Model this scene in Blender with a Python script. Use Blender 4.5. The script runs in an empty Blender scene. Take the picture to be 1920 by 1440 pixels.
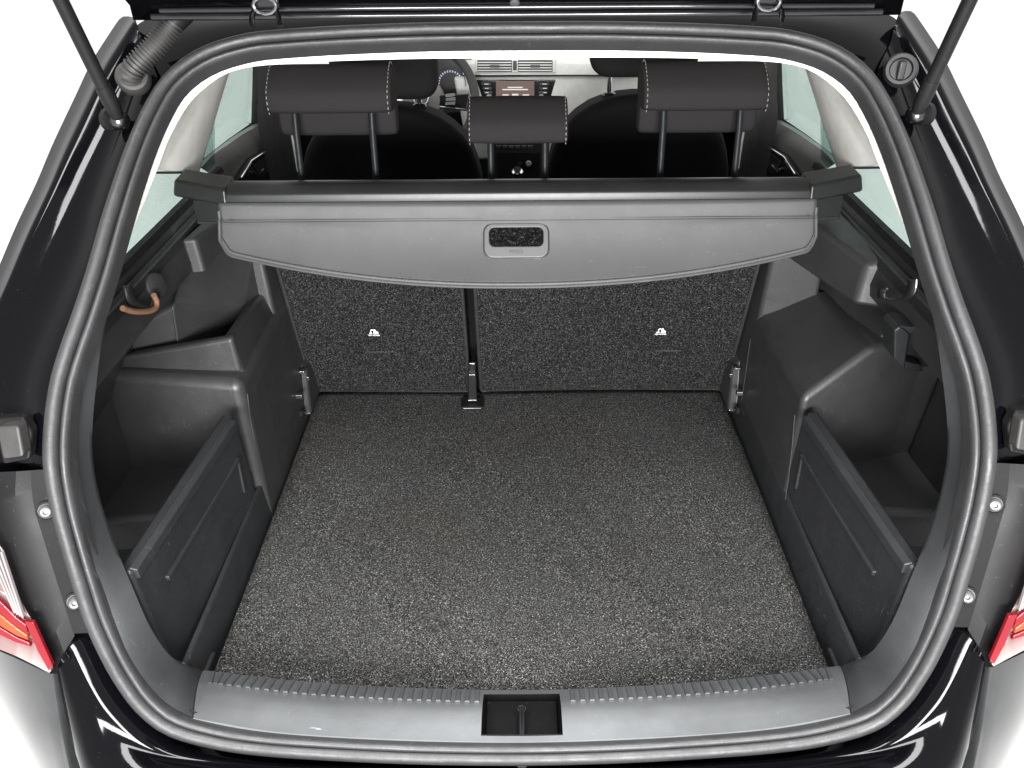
import bpy, bmesh, math, random
from mathutils import Vector, Matrix
random.seed(7)
sc = bpy.context.scene
COL = sc.collection
R = math.radians

# ------------------------------------------------------------------ camera
F_PX, CU, CV = 1550.0, 974.0, 720.0          # focal length and centre line, in pixels of the 1920x1440 photograph
PITCH = math.atan(962 / F_PX); ROLL = R(0.4)
CAM = Vector((0, -0.78, 1.66))
cd = bpy.data.cameras.new('camera'); cam = bpy.data.objects.new('camera', cd); COL.objects.link(cam)
cd.sensor_width = 36; cd.lens = 36 * F_PX / 1920; cd.shift_x = -14 / 1920; cd.clip_start = .02; cd.clip_end = 300
cam.location = CAM
cam.rotation_euler = (Matrix.Rotation(math.pi / 2 - PITCH, 4, 'X') @ Matrix.Rotation(-ROLL, 4, 'Z')).to_euler()
sc.camera = cam

# ------------------------------------------------------------------ light: white photo booth
w = bpy.data.worlds.new('World'); sc.world = w; w.use_nodes = True
bg = w.node_tree.nodes['Background']; bg.inputs[0].default_value = (1, 1, 1, 1); bg.inputs[1].default_value = .46
def area(name, loc, aim, sx, sy, power, col=(1, 1, 1)):
    l = bpy.data.lights.new(name, 'AREA'); l.shape = 'RECTANGLE'; l.size = sx; l.size_y = sy; l.energy = power; l.color = col
    o = bpy.data.objects.new(name, l); COL.objects.link(o); o.location = loc
    o.rotation_euler = (Vector(aim) - Vector(loc)).to_track_quat('-Z', 'Y').to_euler()
    return o
key = area('booth_softbox', (0, -1.95, 1.48), (0, .35, .85), 1.3, .5, 36)
key.data.spread = R(110)
area('booth_ceiling_light', (0, -1.0, 3.2), (0, -.1, .6), 2.0, .7, 92)
sc.view_settings.view_transform = 'Standard'; sc.view_settings.look = 'None'
sc.view_settings.exposure = 1.52; sc.view_settings.gamma = 1
sc.render.engine = 'CYCLES'

# ------------------------------------------------------------------ measuring the place from the photograph
_fw = Vector((0, math.cos(PITCH), -math.sin(PITCH))); _up = Vector((0, math.sin(PITCH), math.cos(PITCH)))
def ray(u, v):
    a = (u - CU) / F_PX; b = -(v - CV) / F_PX; c, s = math.cos(ROLL), math.sin(ROLL)
    a, b = a * c + b * s, -a * s + b * c
    return _fw + Vector((a, 0, 0)) + b * _up
def atX(u, v, x): d = ray(u, v); return CAM + d * ((x - CAM.x) / d.x)
def atY(u, v, y): d = ray(u, v); return CAM + d * ((y - CAM.y) / d.y)
def atZ(u, v, z): d = ray(u, v); return CAM + d * ((z - CAM.z) / d.z)
def atP(u, v, p0, n): d = ray(u, v); n = Vector(n); return CAM + d * ((Vector(p0) - CAM).dot(n) / d.dot(n))
# side profile of the tailgate opening: z -> Y
PROF = [(0.0, -.10), (.60, -.088), (.66, -.078), (.80, -.035), (.92, .003), (1.04, .045), (1.17, .135), (1.30, .245), (1.44, .365), (1.50, .425), (1.9, .9)]
def yo(z):
    for (z0, y0), (z1, y1) in zip(PROF, PROF[1:]):
        if z <= z1: return y0 + (y1 - y0) * (z - z0) / (z1 - z0)
    return PROF[-1][1]
def atS(u, v, off=0.0):
    d = ray(u, v); lo, hi = .2, 6.0
    for _ in range(50):
        t = (lo + hi) / 2; p = CAM + d * t
        if p.y - yo(p.z) - off > 0: hi = t
        else: lo = t
    return CAM + d * hi
def mir(p, s): return Vector((p[0] if s < 0 else -p[0], p[1], p[2]))   # s=-1 keeps the left side, s=1 mirrors it

# ------------------------------------------------------------------ material helpers
def _n(nt, t, **kw):
    n = nt.nodes.new(t)
    for k, v in kw.items():
        if k in n.inputs.keys(): n.inputs[k].default_value = v
        else: setattr(n, k, v)
    return n
def newmat(name):
    m = bpy.data.materials.new(name); m.use_nodes = True
    nt = m.node_tree; return m, nt, nt.nodes['Principled BSDF']
def ramp(nt, fac, stops):
    r = nt.nodes.new('ShaderNodeValToRGB'); e = r.color_ramp.elements
    while len(e) < len(stops): e.new(.5)
    for el, (p, c) in zip(e, stops):
        el.position = p; el.color = (c[0], c[1], c[2], 1) if hasattr(c, '__len__') else (c, c, c, 1)
    nt.links.new(fac, r.inputs[0]); return r.outputs[0]
def noise(nt, co, scale, detail=2, rough=.5):
    n = _n(nt, 'ShaderNodeTexNoise', Scale=scale, Detail=detail, Roughness=rough); nt.links.new(co, n.inputs['Vector']); return n.outputs['Fac']
def coords(nt):
    g = nt.nodes.new('ShaderNodeNewGeometry'); return g.outputs['Position']
def mixc(nt, fac, a, b, mode='MIX'):
    m = nt.nodes.new('ShaderNodeMix'); m.data_type = 'RGBA'; m.blend_type = mode
    for s, v in ((m.inputs[0], fac), (m.inputs[6], a), (m.inputs[7], b)):
        if hasattr(v, 'is_output'): nt.links.new(v, s)
        else: s.default_value = v if not hasattr(v, '__len__') else (*v[:3], 1)
    return m.outputs[2]
def bump(nt, h, strength, dist, prev=None):
    b = _n(nt, 'ShaderNodeBump', Strength=strength, Distance=dist); nt.links.new(h, b.inputs['Height'])
    if prev is not None: nt.links.new(prev, b.inputs['Normal'])
    return b.outputs[0]

def plastic(name, col, rough=.5, grain=900, gs=.35, dust=.35, spec=.5, var=.15, rv=.09, scuff=0.0, wave=0.0):
    """moulded plastic with a fine leather grain, faint dust and scuffs"""
    m, nt, p = newmat(name); co = coords(nt)
    g = noise(nt, co, grain, 2); big = noise(nt, co, 9, 5, .6)
    c = mixc(nt, ramp(nt, big, [(.35, 0), (.7, 1)]), [x * (1 - var) for x in col], [x * (1 + var) for x in col])
    sp = ramp(nt, noise(nt, co, 260, 1), [(.70, 0), (.78, 1)])
    mul = nt.nodes.new('ShaderNodeMath'); mul.operation = 'MULTIPLY'; nt.links.new(sp, mul.inputs[0]); mul.inputs[1].default_value = dust * .35
    c = mixc(nt, mul.outputs[0], c, (.25, .24, .23))
    if scuff:
        for sc_ in ((220, 16, 26), (30, 180, 14)):
            mp = nt.nodes.new('ShaderNodeVectorMath'); mp.operation = 'MULTIPLY'; nt.links.new(co, mp.inputs[0]); mp.inputs[1].default_value = sc_
            f1 = ramp(nt, noise(nt, mp.outputs[0], 1.0, 2, .5), [(.715, 0), (.74, scuff)])
            f2 = ramp(nt, noise(nt, co, 7, 3), [(.5, 0), (.6, 1)])
            mm = nt.nodes.new('ShaderNodeMath'); mm.operation = 'MULTIPLY'; nt.links.new(f1, mm.inputs[0]); nt.links.new(f2, mm.inputs[1])
            c = mixc(nt, mm.outputs[0], c, [min(1, x * 3.2 + .02) for x in col])
    nt.links.new(c, p.inputs['Base Color'])
    rr = ramp(nt, noise(nt, co, 24, 6, .65), [(.3, max(0, rough - rv)), (.75, min(1, rough + rv))]); nt.links.new(rr, p.inputs['Roughness'])
    p.inputs['Specular IOR Level'].default_value = spec
    nb = bump(nt, noise(nt, co, 22, 3), wave, .006) if wave else None
    nt.links.new(bump(nt, g, gs, .0006, nb), p.inputs['Normal'])
    return m
def simple(name, col, rough=.5, metal=0, spec=.5, coat=0):
    m, nt, p = newmat(name); co = coords(nt)
    c = mixc(nt, ramp(nt, noise(nt, co, 35, 4), [(.3, 0), (.7, 1)]), [x * .9 for x in col], [min(1, x * 1.08) for x in col])
    nt.links.new(c, p.inputs['Base Color']); p.inputs['Metallic'].default_value = metal
    p.inputs['Specular IOR Level'].default_value = spec; p.inputs['Coat Weight'].default_value = coat
    rr = ramp(nt, noise(nt, co, 60, 4), [(.3, max(.02, rough * .85)), (.7, min(1, rough * 1.15))]); nt.links.new(rr, p.inputs['Roughness'])
    return m
def carpet(name, dark, mid, light, scale=430, warm=0.0, stain=False):
    m, nt, p = newmat(name); co = coords(nt)
    a = noise(nt, co, scale, 3, .65); b = noise(nt, co, scale * .42, 2, .6)
    mx = nt.nodes.new('ShaderNodeMath'); mx.operation = 'MULTIPLY_ADD'; nt.links.new(a, mx.inputs[0]); mx.inputs[1].default_value = .72
    m2 = nt.nodes.new('ShaderNodeMath'); m2.operation = 'MULTIPLY'; nt.links.new(b, m2.inputs[0]); m2.inputs[1].default_value = .28
    nt.links.new(m2.outputs[0], mx.inputs[2])
    vo = _n(nt, 'ShaderNodeTexVoronoi', Scale=scale * .74); nt.links.new(co, vo.inputs['Vector'])       # single fibre tufts, each its own shade
    bw = nt.nodes.new('ShaderNodeSeparateColor'); nt.links.new(vo.outputs['Color'], bw.inputs[0])
    tuft = ramp(nt, bw.outputs[0], [(0, .40), (.55, .62), (.85, 1.25), (1, 2.2)])
    c = ramp(nt, mx.outputs[0], [(.40, dark), (.5, mid), (.57, light), (.66, [min(1, x * 2.6) for x in light])])
    big = ramp(nt, noise(nt, co, 5.5, 5, .6), [(.3, .90), (.7, 1.08)])
    c = mixc(nt, 1.0, c, big, 'MULTIPLY'); c = mixc(nt, 1.0, c, tuft, 'MULTIPLY')
    if stain:
        st = ramp(nt, noise(nt, co, 3.2, 4, .55), [(.52, 0), (.7, .3)])
        c = mixc(nt, st, c, mixc(nt, 1.0, c, (1.05, .80, .62), 'MULTIPLY'))
    nt.links.new(c, p.inputs['Base Color']); p.inputs['Roughness'].default_value = .95; p.inputs['Specular IOR Level'].default_value = .05
    nt.links.new(bump(nt, mx.outputs[0], .9, .003), p.inputs['Normal'])
    return m
def cloth(name, col, scale=700, rough=.85):
    m, nt, p = newmat(name); co = coords(nt)
    a = noise(nt, co, scale, 2)
    c = ramp(nt, a, [(.35, [x * .6 for x in col]), (.65, [x * 1.35 for x in col])])
    nt.links.new(c, p.inputs['Base Color']); p.inputs['Roughness'].default_value = rough; p.inputs['Specular IOR Level'].default_value = .12
    nt.links.new(bump(nt, a, .4, .001), p.inputs['Normal']); return m
def paint(name, col):
    m, nt, p = newmat(name); co = coords(nt)
    p.inputs['Base Color'].default_value = (*col, 1); p.inputs['Specular IOR Level'].default_value = .10
    p.inputs['Coat Weight'].default_value = .03; p.inputs['Coat Roughness'].default_value = .03
    dust = ramp(nt, noise(nt, co, 420, 2), [(.74, 0), (.8, .5)])
    c = mixc(nt, dust, col, (.06, .06, .06)); nt.links.new(c, p.inputs['Base Color'])
    nt.links.new(ramp(nt, noise(nt, co, 14, 5), [(.3, .05), (.75, .12)]), p.inputs['Roughness'])
    nt.links.new(bump(nt, noise(nt, co, 30, 2), .04, .004), p.inputs['Normal']); return m
def glass(name, tint, refl=.08):
    m = bpy.data.materials.new(name); m.use_nodes = True; nt = m.node_tree; nt.nodes.clear()
    out = nt.nodes.new('ShaderNodeOutputMaterial'); t = nt.nodes.new('ShaderNodeBsdfTransparent'); g = nt.nodes.new('ShaderNodeBsdfGlossy')
    t.inputs[0].default_value = (*tint, 1); g.inputs['Roughness'].default_value = .03
    co = nt.nodes.new('ShaderNodeNewGeometry')
    tn = ramp(nt, noise(nt, co.outputs['Position'], 8, 5, .65), [(.3, [x * .95 for x in tint]), (.7, tint)]); nt.links.new(tn, t.inputs[0])
    fr = _n(nt, 'ShaderNodeLayerWeight', Blend=.12); mx = nt.nodes.new('ShaderNodeMixShader')
    nt.links.new(fr.outputs['Facing'], mx.inputs[0]); nt.links.new(t.outputs[0], mx.inputs[1]); nt.links.new(g.outputs[0], mx.inputs[2]); nt.links.new(mx.outputs[0], out.inputs[0])
    return m
def emit(name, col, s):
    m, nt, p = newmat(name); p.inputs['Base Color'].default_value = (.01, .01, .01, 1)
    p.inputs['Emission Color'].default_value = (*col, 1); p.inputs['Emission Strength'].default_value = s; return m

M = dict(
    paint=paint('black_paint', (.0012, .0011, .0015)),
    reflectpaint=simple('black_paint_grey_reflection', (.022, .0225, .023), .16, spec=.4),  # black body paint again, its grey reflection put into the colour
    satin=plastic('satin_black', (.006, .0057, .0057), .48, 1200, .1, .2, spec=.14, rv=.04),
    trim=plastic('trim_plastic', (.0225, .0221, .023), .46, 700, .6, .35, spec=.45, scuff=.2),
    trim2=plastic('trim_plastic_smooth', (.013, .0136, .0145), .46, 850, .3, .5, spec=.4, scuff=.4),
    sill=plastic('sill_plastic_lit', (.092, .095, .0975), 0.42, 700, .35, .4, scuff=.5), rib=plastic('rib_plastic', (.078, .082, .0845), .4, 700, .3, .5),
    corner=plastic('sill_plastic_shaded', (.037, .0385, .0398), .42, 700, .35, .4, scuff=.5),  # same plastic as the sill, darkened here to carry the corners' shade
    rubber=plastic('seal_rubber', (.015, .015, .0158), .52, 420, .35, .22, spec=.4, wave=.35, scuff=.4),
    hose=simple('hose_rubber', (.02, .0192, .0185), .55), plug=simple('plug_rubber', (.006, .006, .006), .6),
    cover=plastic('cover_vinyl', (.036, .0364, .036), .60, 1000, .35, .3, var=.08, rv=.03, wave=.07, scuff=.15), handle=plastic('handle_vinyl', (.056, .0566, .0566), .46, 1000, .2, .2, var=.04, rv=.02),
    caseblack=plastic('cassette_metal', (.010, .0105, .0105), .36, 900, .1, .1, rv=.02, spec=.28),
    cream=cloth('cream_headliner', (.78, .76, .70), 900, .9),
    pillar=plastic('cream_pillar_plastic', (.80, .785, .735), .6, 900, .2, .1),
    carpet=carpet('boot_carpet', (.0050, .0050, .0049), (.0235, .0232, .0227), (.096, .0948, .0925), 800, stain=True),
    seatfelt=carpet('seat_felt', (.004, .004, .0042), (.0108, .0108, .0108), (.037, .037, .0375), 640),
    shadefelt=carpet('shaded_felt', (.002, .002, .002), (.004, .004, .004), (.012, .012, .012), 470),  # seat felt behind the handle, the hole's shade put into its colour
    fibre=simple('grey_fibre', (.085, .082, .077), .9, spec=.1),
    piping=simple('black_piping', (.015, .015, .016), .55),
    leather=cloth('headrest_cloth', (.0125, .0116, .0116), 1400, .85),
    seatcloth=cloth('seat_cloth', (.0025, .0025, .0026), 900, .8),
    stitch=simple('grey_thread', (.22, .21, .2), .7),
    chrome=simple('chrome', (.75, .75, .76), .12, 1),
    hinge=simple('hinge_steel', (.16, .16, .17), .25, 1),
    post=simple('post_black', (.007, .008, .009), .45, spec=.12),
    steel=simple('dark_steel', (.10, .10, .105), .3, 1),
    zinc=simple('zinc', (.30, .30, .30), .35, 1), screw=simple('screw_metal', (.035, .035, .035), .42, 0),
    glass=glass('tinted_glass', (.85, .94, .91)),
    black=simple('matt_black', (.006, .006, .006), .7, spec=.2),
    gloss=simple('gloss_black', (.008, .008, .009), .12),
    rust=simple('worn_hook_plastic', (.20, .10, .055), .5),
    dash=plastic('dash_grey', (.6, .6, .57), .5, 500, .3, 0),
    hub=plastic('hub_grey', (.16, .15, .14), .45, 500, .2, 0),
    dashdark=plastic('dash_dark', (.03, .03, .03), .5, 500, .3, 0),
    doortrim=plastic('door_plastic', (.075, .075, .073), .42, 600, .5, 0),
    red=simple('red_lens', (.10, .002, .005), .08, coat=.5),
    amber=simple('amber_lens', (.20, .026, .006), .15, coat=.5),
    clear=simple('clear_lens', (.10, .062, .058), .1, coat=.6),
    fin=simple('lens_fin', (.15, .13, .13), .1, coat=.5),
    white=simple('white_print', (.85, .85, .85), .6),
    floor=plastic('booth_floor', (.80, .797, .785), .5, 60, 0, 0, var=.02),
    screen=emit('screen_glow', (.20, .12, .10), .26), screentext=emit('screen_text', (1, .95, .9), .30),
    gaugelight=emit('gauge_print', (.75, .8, 1), .28),
)

# ------------------------------------------------------------------ mesh helpers
def setp(o, label=None, cat=None, group=None, kind=None):
    if label: o['label'] = label
    if cat: o['category'] = cat
    if group: o['group'] = group
    if kind: o['kind'] = kind
    return o
def root(name, loc, label, cat, group=None):
    o = bpy.data.objects.new(name, None); COL.objects.link(o); o.location = loc; o.empty_display_size = .05
    return setp(o, label, cat, group)
def _place(o, parent):
    COL.objects.link(o)
    if parent is not None:
        o.parent = parent
        if parent.type == 'EMPTY': o.matrix_parent_inverse = Matrix.Translation(-parent.location)
def fin(name, me, mat, parent=None, bev=0, seg=3, sub=0, smooth=True, solid=0, ang=32):
    me.validate(); me.update()
    bm = bmesh.new(); bm.from_mesh(me); bmesh.ops.recalc_face_normals(bm, faces=bm.faces); bm.to_mesh(me); bm.free()
    o = bpy.data.objects.new(name, me); _place(o, parent)
    me.materials.append(M[mat] if isinstance(mat, str) else mat)
    if smooth:
        for p in me.polygons: p.use_smooth = True
        if not sub: me.set_sharp_from_angle(angle=R(60 if bev else 40))
    if solid:
        md = o.modifiers.new('thick', 'SOLIDIFY'); md.thickness = solid; md.offset = 0
    if sub:
        md = o.modifiers.new('sub', 'SUBSURF'); md.levels = sub; md.render_levels = sub
    if bev:
        if smooth:
            me.set_sharp_from_angle(angle=R(180))
        md = o.modifiers.new('bev', 'BEVEL'); md.width = bev; md.segments = seg; md.limit_method = 'ANGLE'; md.angle_limit = R(ang); md.harden_normals = True
    return o
def mesh(name, vs, fs, mat, parent=None, **k):
    me = bpy.data.meshes.new(name); me.from_pydata([tuple(v) for v in vs], [], fs); return fin(name, me, mat, parent, **k)
def cr(pts, n, closed=False):
    """centripetal-free Catmull-Rom through pts, resampled to n points of even length"""
    P = [Vector(p) for p in pts]; m = len(P); dense = []
    last = m if closed else m - 1
    for i in range(last):
        g = lambda k: P[k % m] if closed else P[max(0, min(m - 1, k))]
        p0, p1, p2, p3 = g(i - 1), g(i), g(i + 1), g(i + 2)
        for j in range(16):
            t = j / 16; dense.append(.5 * ((2 * p1) + (p2 - p0) * t + (2 * p0 - 5 * p1 + 4 * p2 - p3) * t * t + (3 * p1 - p0 - 3 * p2 + p3) * t ** 3))
    dense.append(P[0].copy() if closed else P[-1].copy())
    L = [0]
    for a, b in zip(dense, dense[1:]): L.append(L[-1] + (b - a).length)
    out = []; k = 0; cnt = n if closed else n - 1
    for i in range(n):
        d = L[-1] * i / cnt
        while k < len(L) - 2 and L[k + 1] < d: k += 1
        f = (d - L[k]) / max(1e-9, L[k + 1] - L[k]); out.append(dense[k].lerp(dense[k + 1], min(1, f)))
    return out
def grid(rows, wrap=False, wrapr=False):
    n = len(rows[0]); vs = [p for r in rows for p in r]; fs = []
    for i in range(len(rows) - (0 if wrapr else 1)):
        i2 = (i + 1) % len(rows)
        for j in range(n - (0 if wrap else 1)):
            fs.append((i * n + j, i * n + (j + 1) % n, i2 * n + (j + 1) % n, i2 * n + j))
    return vs, fs
def loft(name, rows, mat, parent=None, n=40, **k):
    vs, fs = grid([cr(r, n) for r in rows]); return mesh(name, vs, fs, mat, parent, **k)
def tube(name, pts, r, mat, parent=None, seg=12, n=None, caps=True, **k):
    P = cr(pts, n) if n else [Vector(p) for p in pts]
    rad = r if hasattr(r, '__len__') else [r] * len(P)
    up = Vector((0, 0, 1)); rows = []; prev = None
    for i, p in enumerate(P):
        t = (P[min(i + 1, len(P) - 1)] - P[max(i - 1, 0)]).normalized()
        a = prev if prev is not None else (t.cross(up) if abs(t.z) < .95 else t.cross(Vector((0, 1, 0))))
        a = (a - t * a.dot(t)).normalized(); b = t.cross(a); prev = a
        rows.append([p + (a * math.cos(2 * math.pi * q / seg) + b * math.sin(2 * math.pi * q / seg)) * rad[i] for q in range(seg)])
    vs, fs = grid(rows, wrap=True)
    if caps: fs += [tuple(range(seg)), tuple(range((len(P) - 1) * seg, len(P) * seg))]
    return mesh(name, vs, fs, mat, parent, **k)
BOXF = [(0, 1, 3, 2), (4, 6, 7, 5), (0, 4, 5, 1), (2, 3, 7, 6), (0, 2, 6, 4), (1, 5, 7, 3)]
def hexa(name, v8, mat, parent=None, bev=.006, seg=3, **k):
    """v8 ordered x0y0z0, x0y0z1, x0y1z0, x0y1z1, x1y0z0, ..."""
    return mesh(name, v8, BOXF, mat, parent, bev=bev, seg=seg, **k)
def box(name, lo, hi, mat, parent=None, bev=.004, seg=3, rot=None, piv=None, **k):
    vs = [Vector((x, y, z)) for x in (lo[0], hi[0]) for y in (lo[1], hi[1]) for z in (lo[2], hi[2])]
    if rot:
        c = Vector(piv) if piv else (Vector(lo) + Vector(hi)) / 2
        mt = Matrix.Rotation(rot[1], 3, rot[0]); vs = [c + mt @ (v - c) for v in vs]
    return hexa(name, vs, mat, parent, bev, seg, **k)
def prism(name, pts, d, mat, parent=None, bev=.004, seg=3, **k):
    """polygon pts pushed along vector d"""
    P = [Vector(p) for p in pts]; d = Vector(d); n = len(P)
    vs = P + [p + d for p in P]; fs = [tuple(range(n)), tuple(range(2 * n - 1, n - 1, -1))] + [(i, (i + 1) % n, n + (i + 1) % n, n + i) for i in range(n)]
    return mesh(name, vs, fs, mat, parent, bev=bev, seg=seg, **k)
def lathe(name, c, axis, prof, mat, parent=None, seg=28, **k):
    """prof: (radius, height along axis)"""
    ax = Vector(axis).normalized(); a = ax.orthogonal().normalized(); b = ax.cross(a); c = Vector(c)
    rows = [[c + ax * h + (a * math.cos(2 * math.pi * q / seg) + b * math.sin(2 * math.pi * q / seg)) * r for q in range(seg)] for r, h in prof]
    vs, fs = grid(rows, wrap=True); fs += [tuple(range(seg)), tuple(range((len(prof) - 1) * seg, len(prof) * seg))]
    return mesh(name, vs, fs, mat, parent, **k)
def rrect(cx, cy, wx, wy, r, n=5):
    out = []
    for sx, sy, a0 in ((1, 1, 0), (-1, 1, 90), (-1, -1, 180), (1, -1, 270)):
        for i in range(n + 1):
            a = R(a0 + 90 * i / n); out.append((cx + sx * (wx / 2 - r) + r * math.cos(a), cy + sy * (wy / 2 - r) + r * math.sin(a)))
    return out
def frame_ring(name, outer, inner, d, mat, parent=None, **k):
    """flat ring between two outlines of equal length, pushed along d"""
    n = len(outer); d = Vector(d); A = [Vector(p) for p in outer]; B = [Vector(p) for p in inner]
    rows = [A, B, [p + d for p in B], [p + d for p in A]]
    vs, fs = grid(rows, wrap=True, wrapr=True); return mesh(name, vs, fs, mat, parent, **k)
def text(name, s, size, mat, parent, origin, ex, ez, depth=.0004, align='CENTER'):
    cu = bpy.data.curves.new(name, 'FONT'); cu.body = s; cu.size = size; cu.extrude = depth; cu.align_x = align; cu.align_y = 'CENTER'
    tmp = bpy.data.objects.new('tmp', cu); COL.objects.link(tmp)
    dg = bpy.context.evaluated_depsgraph_get(); me = bpy.data.meshes.new_from_object(tmp.evaluated_get(dg)); bpy.data.objects.remove(tmp)
    ex = Vector(ex).normalized(); ez = Vector(ez).normalized(); en = ex.cross(ez)
    for v in me.vertices: v.co = Vector(origin) + ex * v.co.x + ez * v.co.y + en * v.co.z
    me.materials.clear(); o = bpy.data.objects.new(name, me); _place(o, parent); me.materials.append(M[mat]); return o

# ================================================================== SETTING
g = mesh('ground', [(-40, -40, 0), (40, -40, 0), (40, 40, 0), (-40, 40, 0)], [(0, 1, 2, 3)], 'floor', smooth=False); g['kind'] = 'structure'

# ================================================================== CAR
FLZ = .60
car = root('car', (0, 1.0, 0), 'black estate car seen from behind with its tailgate open and boot empty', 'car')

# ---- opening ring: centre line of the rubber seal, left half from top middle to bottom middle
SEAL = [(974, 62), (800, 64), (640, 70), (530, 77), (467, 84), (400, 103), (352, 130), (317, 164), (290, 210), (268, 258), (245, 320), (216, 411), (188, 510), (163, 588), (139, 655),
        (120, 720), (109, 800), (108, 870), (121, 950), (139, 1020), (160, 1090), (183, 1160), (215, 1230), (243, 1278), (275, 1320), (325, 1358), (408, 1382), (500, 1395), (633, 1404), (800, 1411), (974, 1413)]
half = [atS(u, v) for u, v in SEAL]; half[0].x = 0; half[-1].x = 0
ring = half + [Vector((-p.x, p.y, p.z)) for p in half[-2:0:-1]]
ring = cr(ring, 220, closed=True)
RC = Vector((0, .14, 1.05))
def ring_frames():
    out = []; n = len(ring)
    for i, p in enumerate(ring):
        t = (ring[(i + 2) % n] - ring[i - 2]).normalized()
        dz = .03; nn = Vector((0, -2 * dz, yo(p.z + dz) - yo(p.z - dz))).normalized()
        b = t.cross(nn).normalized()
        if b.dot(p - RC) < 0: b = -b
        nn = b.cross(t).normalized()
        if nn.y > 0: nn = -nn
        out.append((p, b, nn))
    # smooth the frames
    for _ in range(4):
        out = [(out[i][0], (out[i - 1][1] + out[i][1] * 2 + out[(i + 1) % n][1]).normalized(), (out[i - 1][2] + out[i][2] * 2 + out[(i + 1) % n][2]).normalized()) for i in range(n)]
    return out
FR = ring_frames()
def sweep_ring(name, sec, mat, parent, sel=None, **k):
    fr = FR if sel is None else sel
    kk = lambda z: .78 - .10 * max(0, min(1, (z - 1.28) / .14))      # the seal is squeezed flatter along the roof
    rows = [[p + b * x * kk(p.z) + n * y for x, y in sec] for p, b, n in fr]
    vs, fs = grid(rows, wrapr=sel is None); return mesh(name, vs, fs, mat, parent, **k)
def arc(cx, cy, rx, ry, a0, a1, n): return [(cx + rx * math.cos(R(a0 + (a1 - a0) * i / n)), cy + ry * math.sin(R(a0 + (a1 - a0) * i / n))) for i in range(n + 1)]
seal = sweep_ring('weather_seal', [(.020, -.02)] + arc(.0085, .001, .0125, .0105, -10, 190, 12) + [(-.004, -.02)], 'rubber', car)
sweep_ring('seal_lip', [(-.0035, -.02)] + arc(-.0125, -.001, .0072, .0085, 0, 180, 10) + [(-.0205, -.018)], 'rubber', seal)

def fr_at(z=None, u=None, v=None): pass
def side(fn):
    for s in (-1, 1): fn(s)

# ---- painted flange and gutter outside the seal (left side outlines, mirrored)
def gutter(s):
    rows_px = [
        ([(300, 150), (278, 195), (250, 262), (222, 340), (195, 430), (168, 515), (140, 595), (112, 680), (94, 760), (90, 840), (100, 920), (125, 1030), (160, 1140), (185, 1195)], .018),
        ([(280, 110), (262, 165), (235, 245), (208, 320), (186, 385), (172, 450), (150, 512), (118, 588), (94, 645), (74, 700), (66, 740), (69, 790), (66, 850), (58, 880), (66, 945), (82, 1005), (108, 1085), (140, 1190)], .022),
        ([(270, 95), (250, 150), (222, 230), (192, 312), (168, 380), (150, 445), (125, 510), (92, 580), (66, 640), (46, 700), (38, 740), (36, 790), (30, 850), (30, 880), (40, 945), (62, 1010), (90, 1085), (132, 1205)], .048),
        ([(262, 60), (236, 112), (200, 190), (172, 250), (140, 312), (110, 372), (72, 450), (35, 530), (5, 610), (-18, 680), (-30, 740), (-36, 800), (-36, 850), (-30, 900), (-10, 960), (20, 1040), (60, 1130), (116, 1230)], .040),
        ([(256, 46), (226, 96), (190, 160), (160, 222), (128, 285), (98, 345), (58, 430), (22, 512), (-12, 592), (-36, 660), (-50, 730), (-56, 800), (-56, 850), (-50, 900), (-28, 960), (6, 1040), (50, 1135), (108, 1240)], .026),
        ([(253, 33), (222, 80), (193, 127), (165, 187), (120, 283), (90, 355), (50, 440), (10, 535), (-30, 620), (-60, 690), (-80, 740), (-90, 800), (-90, 850), (-80, 900), (-60, 960), (-20, 1040), (38, 1140), (100, 1250)], .050),
    ]
    o4, o5 = rows_px[4][0], rows_px[5][0]
    rows_px[4] = ([(a * .16 + c * .84, b * .16 + d * .84) for (a, b), (c, d) in zip(o4, o5)], .024)
    rows = [[mir(atS(u, v, off), s) for u, v in px] for px, off in rows_px]
    rows.append([Vector((p.x + (.03 * s), p.y + (.03 if p.z > 1.02 else .03 + .22 * min(1, (1.02 - p.z) / .1)), p.z)) for p in rows[-1]])
    loft('quarter_frame', rows, 'paint', car, n=70, sub=1)
    # satin plate along the seal with two screws
    a = [(70, 880), (76, 945), (92, 1005), (118, 1085), (148, 1186)]; b = [(57, 882), (63, 945), (80, 1005), (105, 1085), (138, 1188)]
    pr = [[mir(atS(u, v, .012), s) for u, v in [(88, 880), (100, 950), (122, 1020), (150, 1100), (182, 1186)]],
          [mir(atS(u, v, .010), s) for u, v in b], [mir(atS(u, v, .03), s) for u, v in b]]
    pl = loft('seal_plate', pr, 'satin', car, n=24)
    for u, v in ((86, 959), (140, 1130)):
        p = mir(atS(u, v, .004), s); q = mir(atS(u, v, .004) + Vector((0, 0, .02)), s)
        lathe('screw', p, (-.45 * -s * -1, -1, .5), [(.012, -.012), (.012, -.003), (.0085, -.002), (.0085, .003), (.006, .0055), (.003, .005), (.0028, .002)], 'screw', pl, 20)
        lathe('screw_washer', p, (-.45 * -s * -1, -1, .5), [(.0125, -.010), (.0125, -.0025), (.0105, -.001), (.009, -.004)], 'black', pl, 20)
side(gutter)

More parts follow.
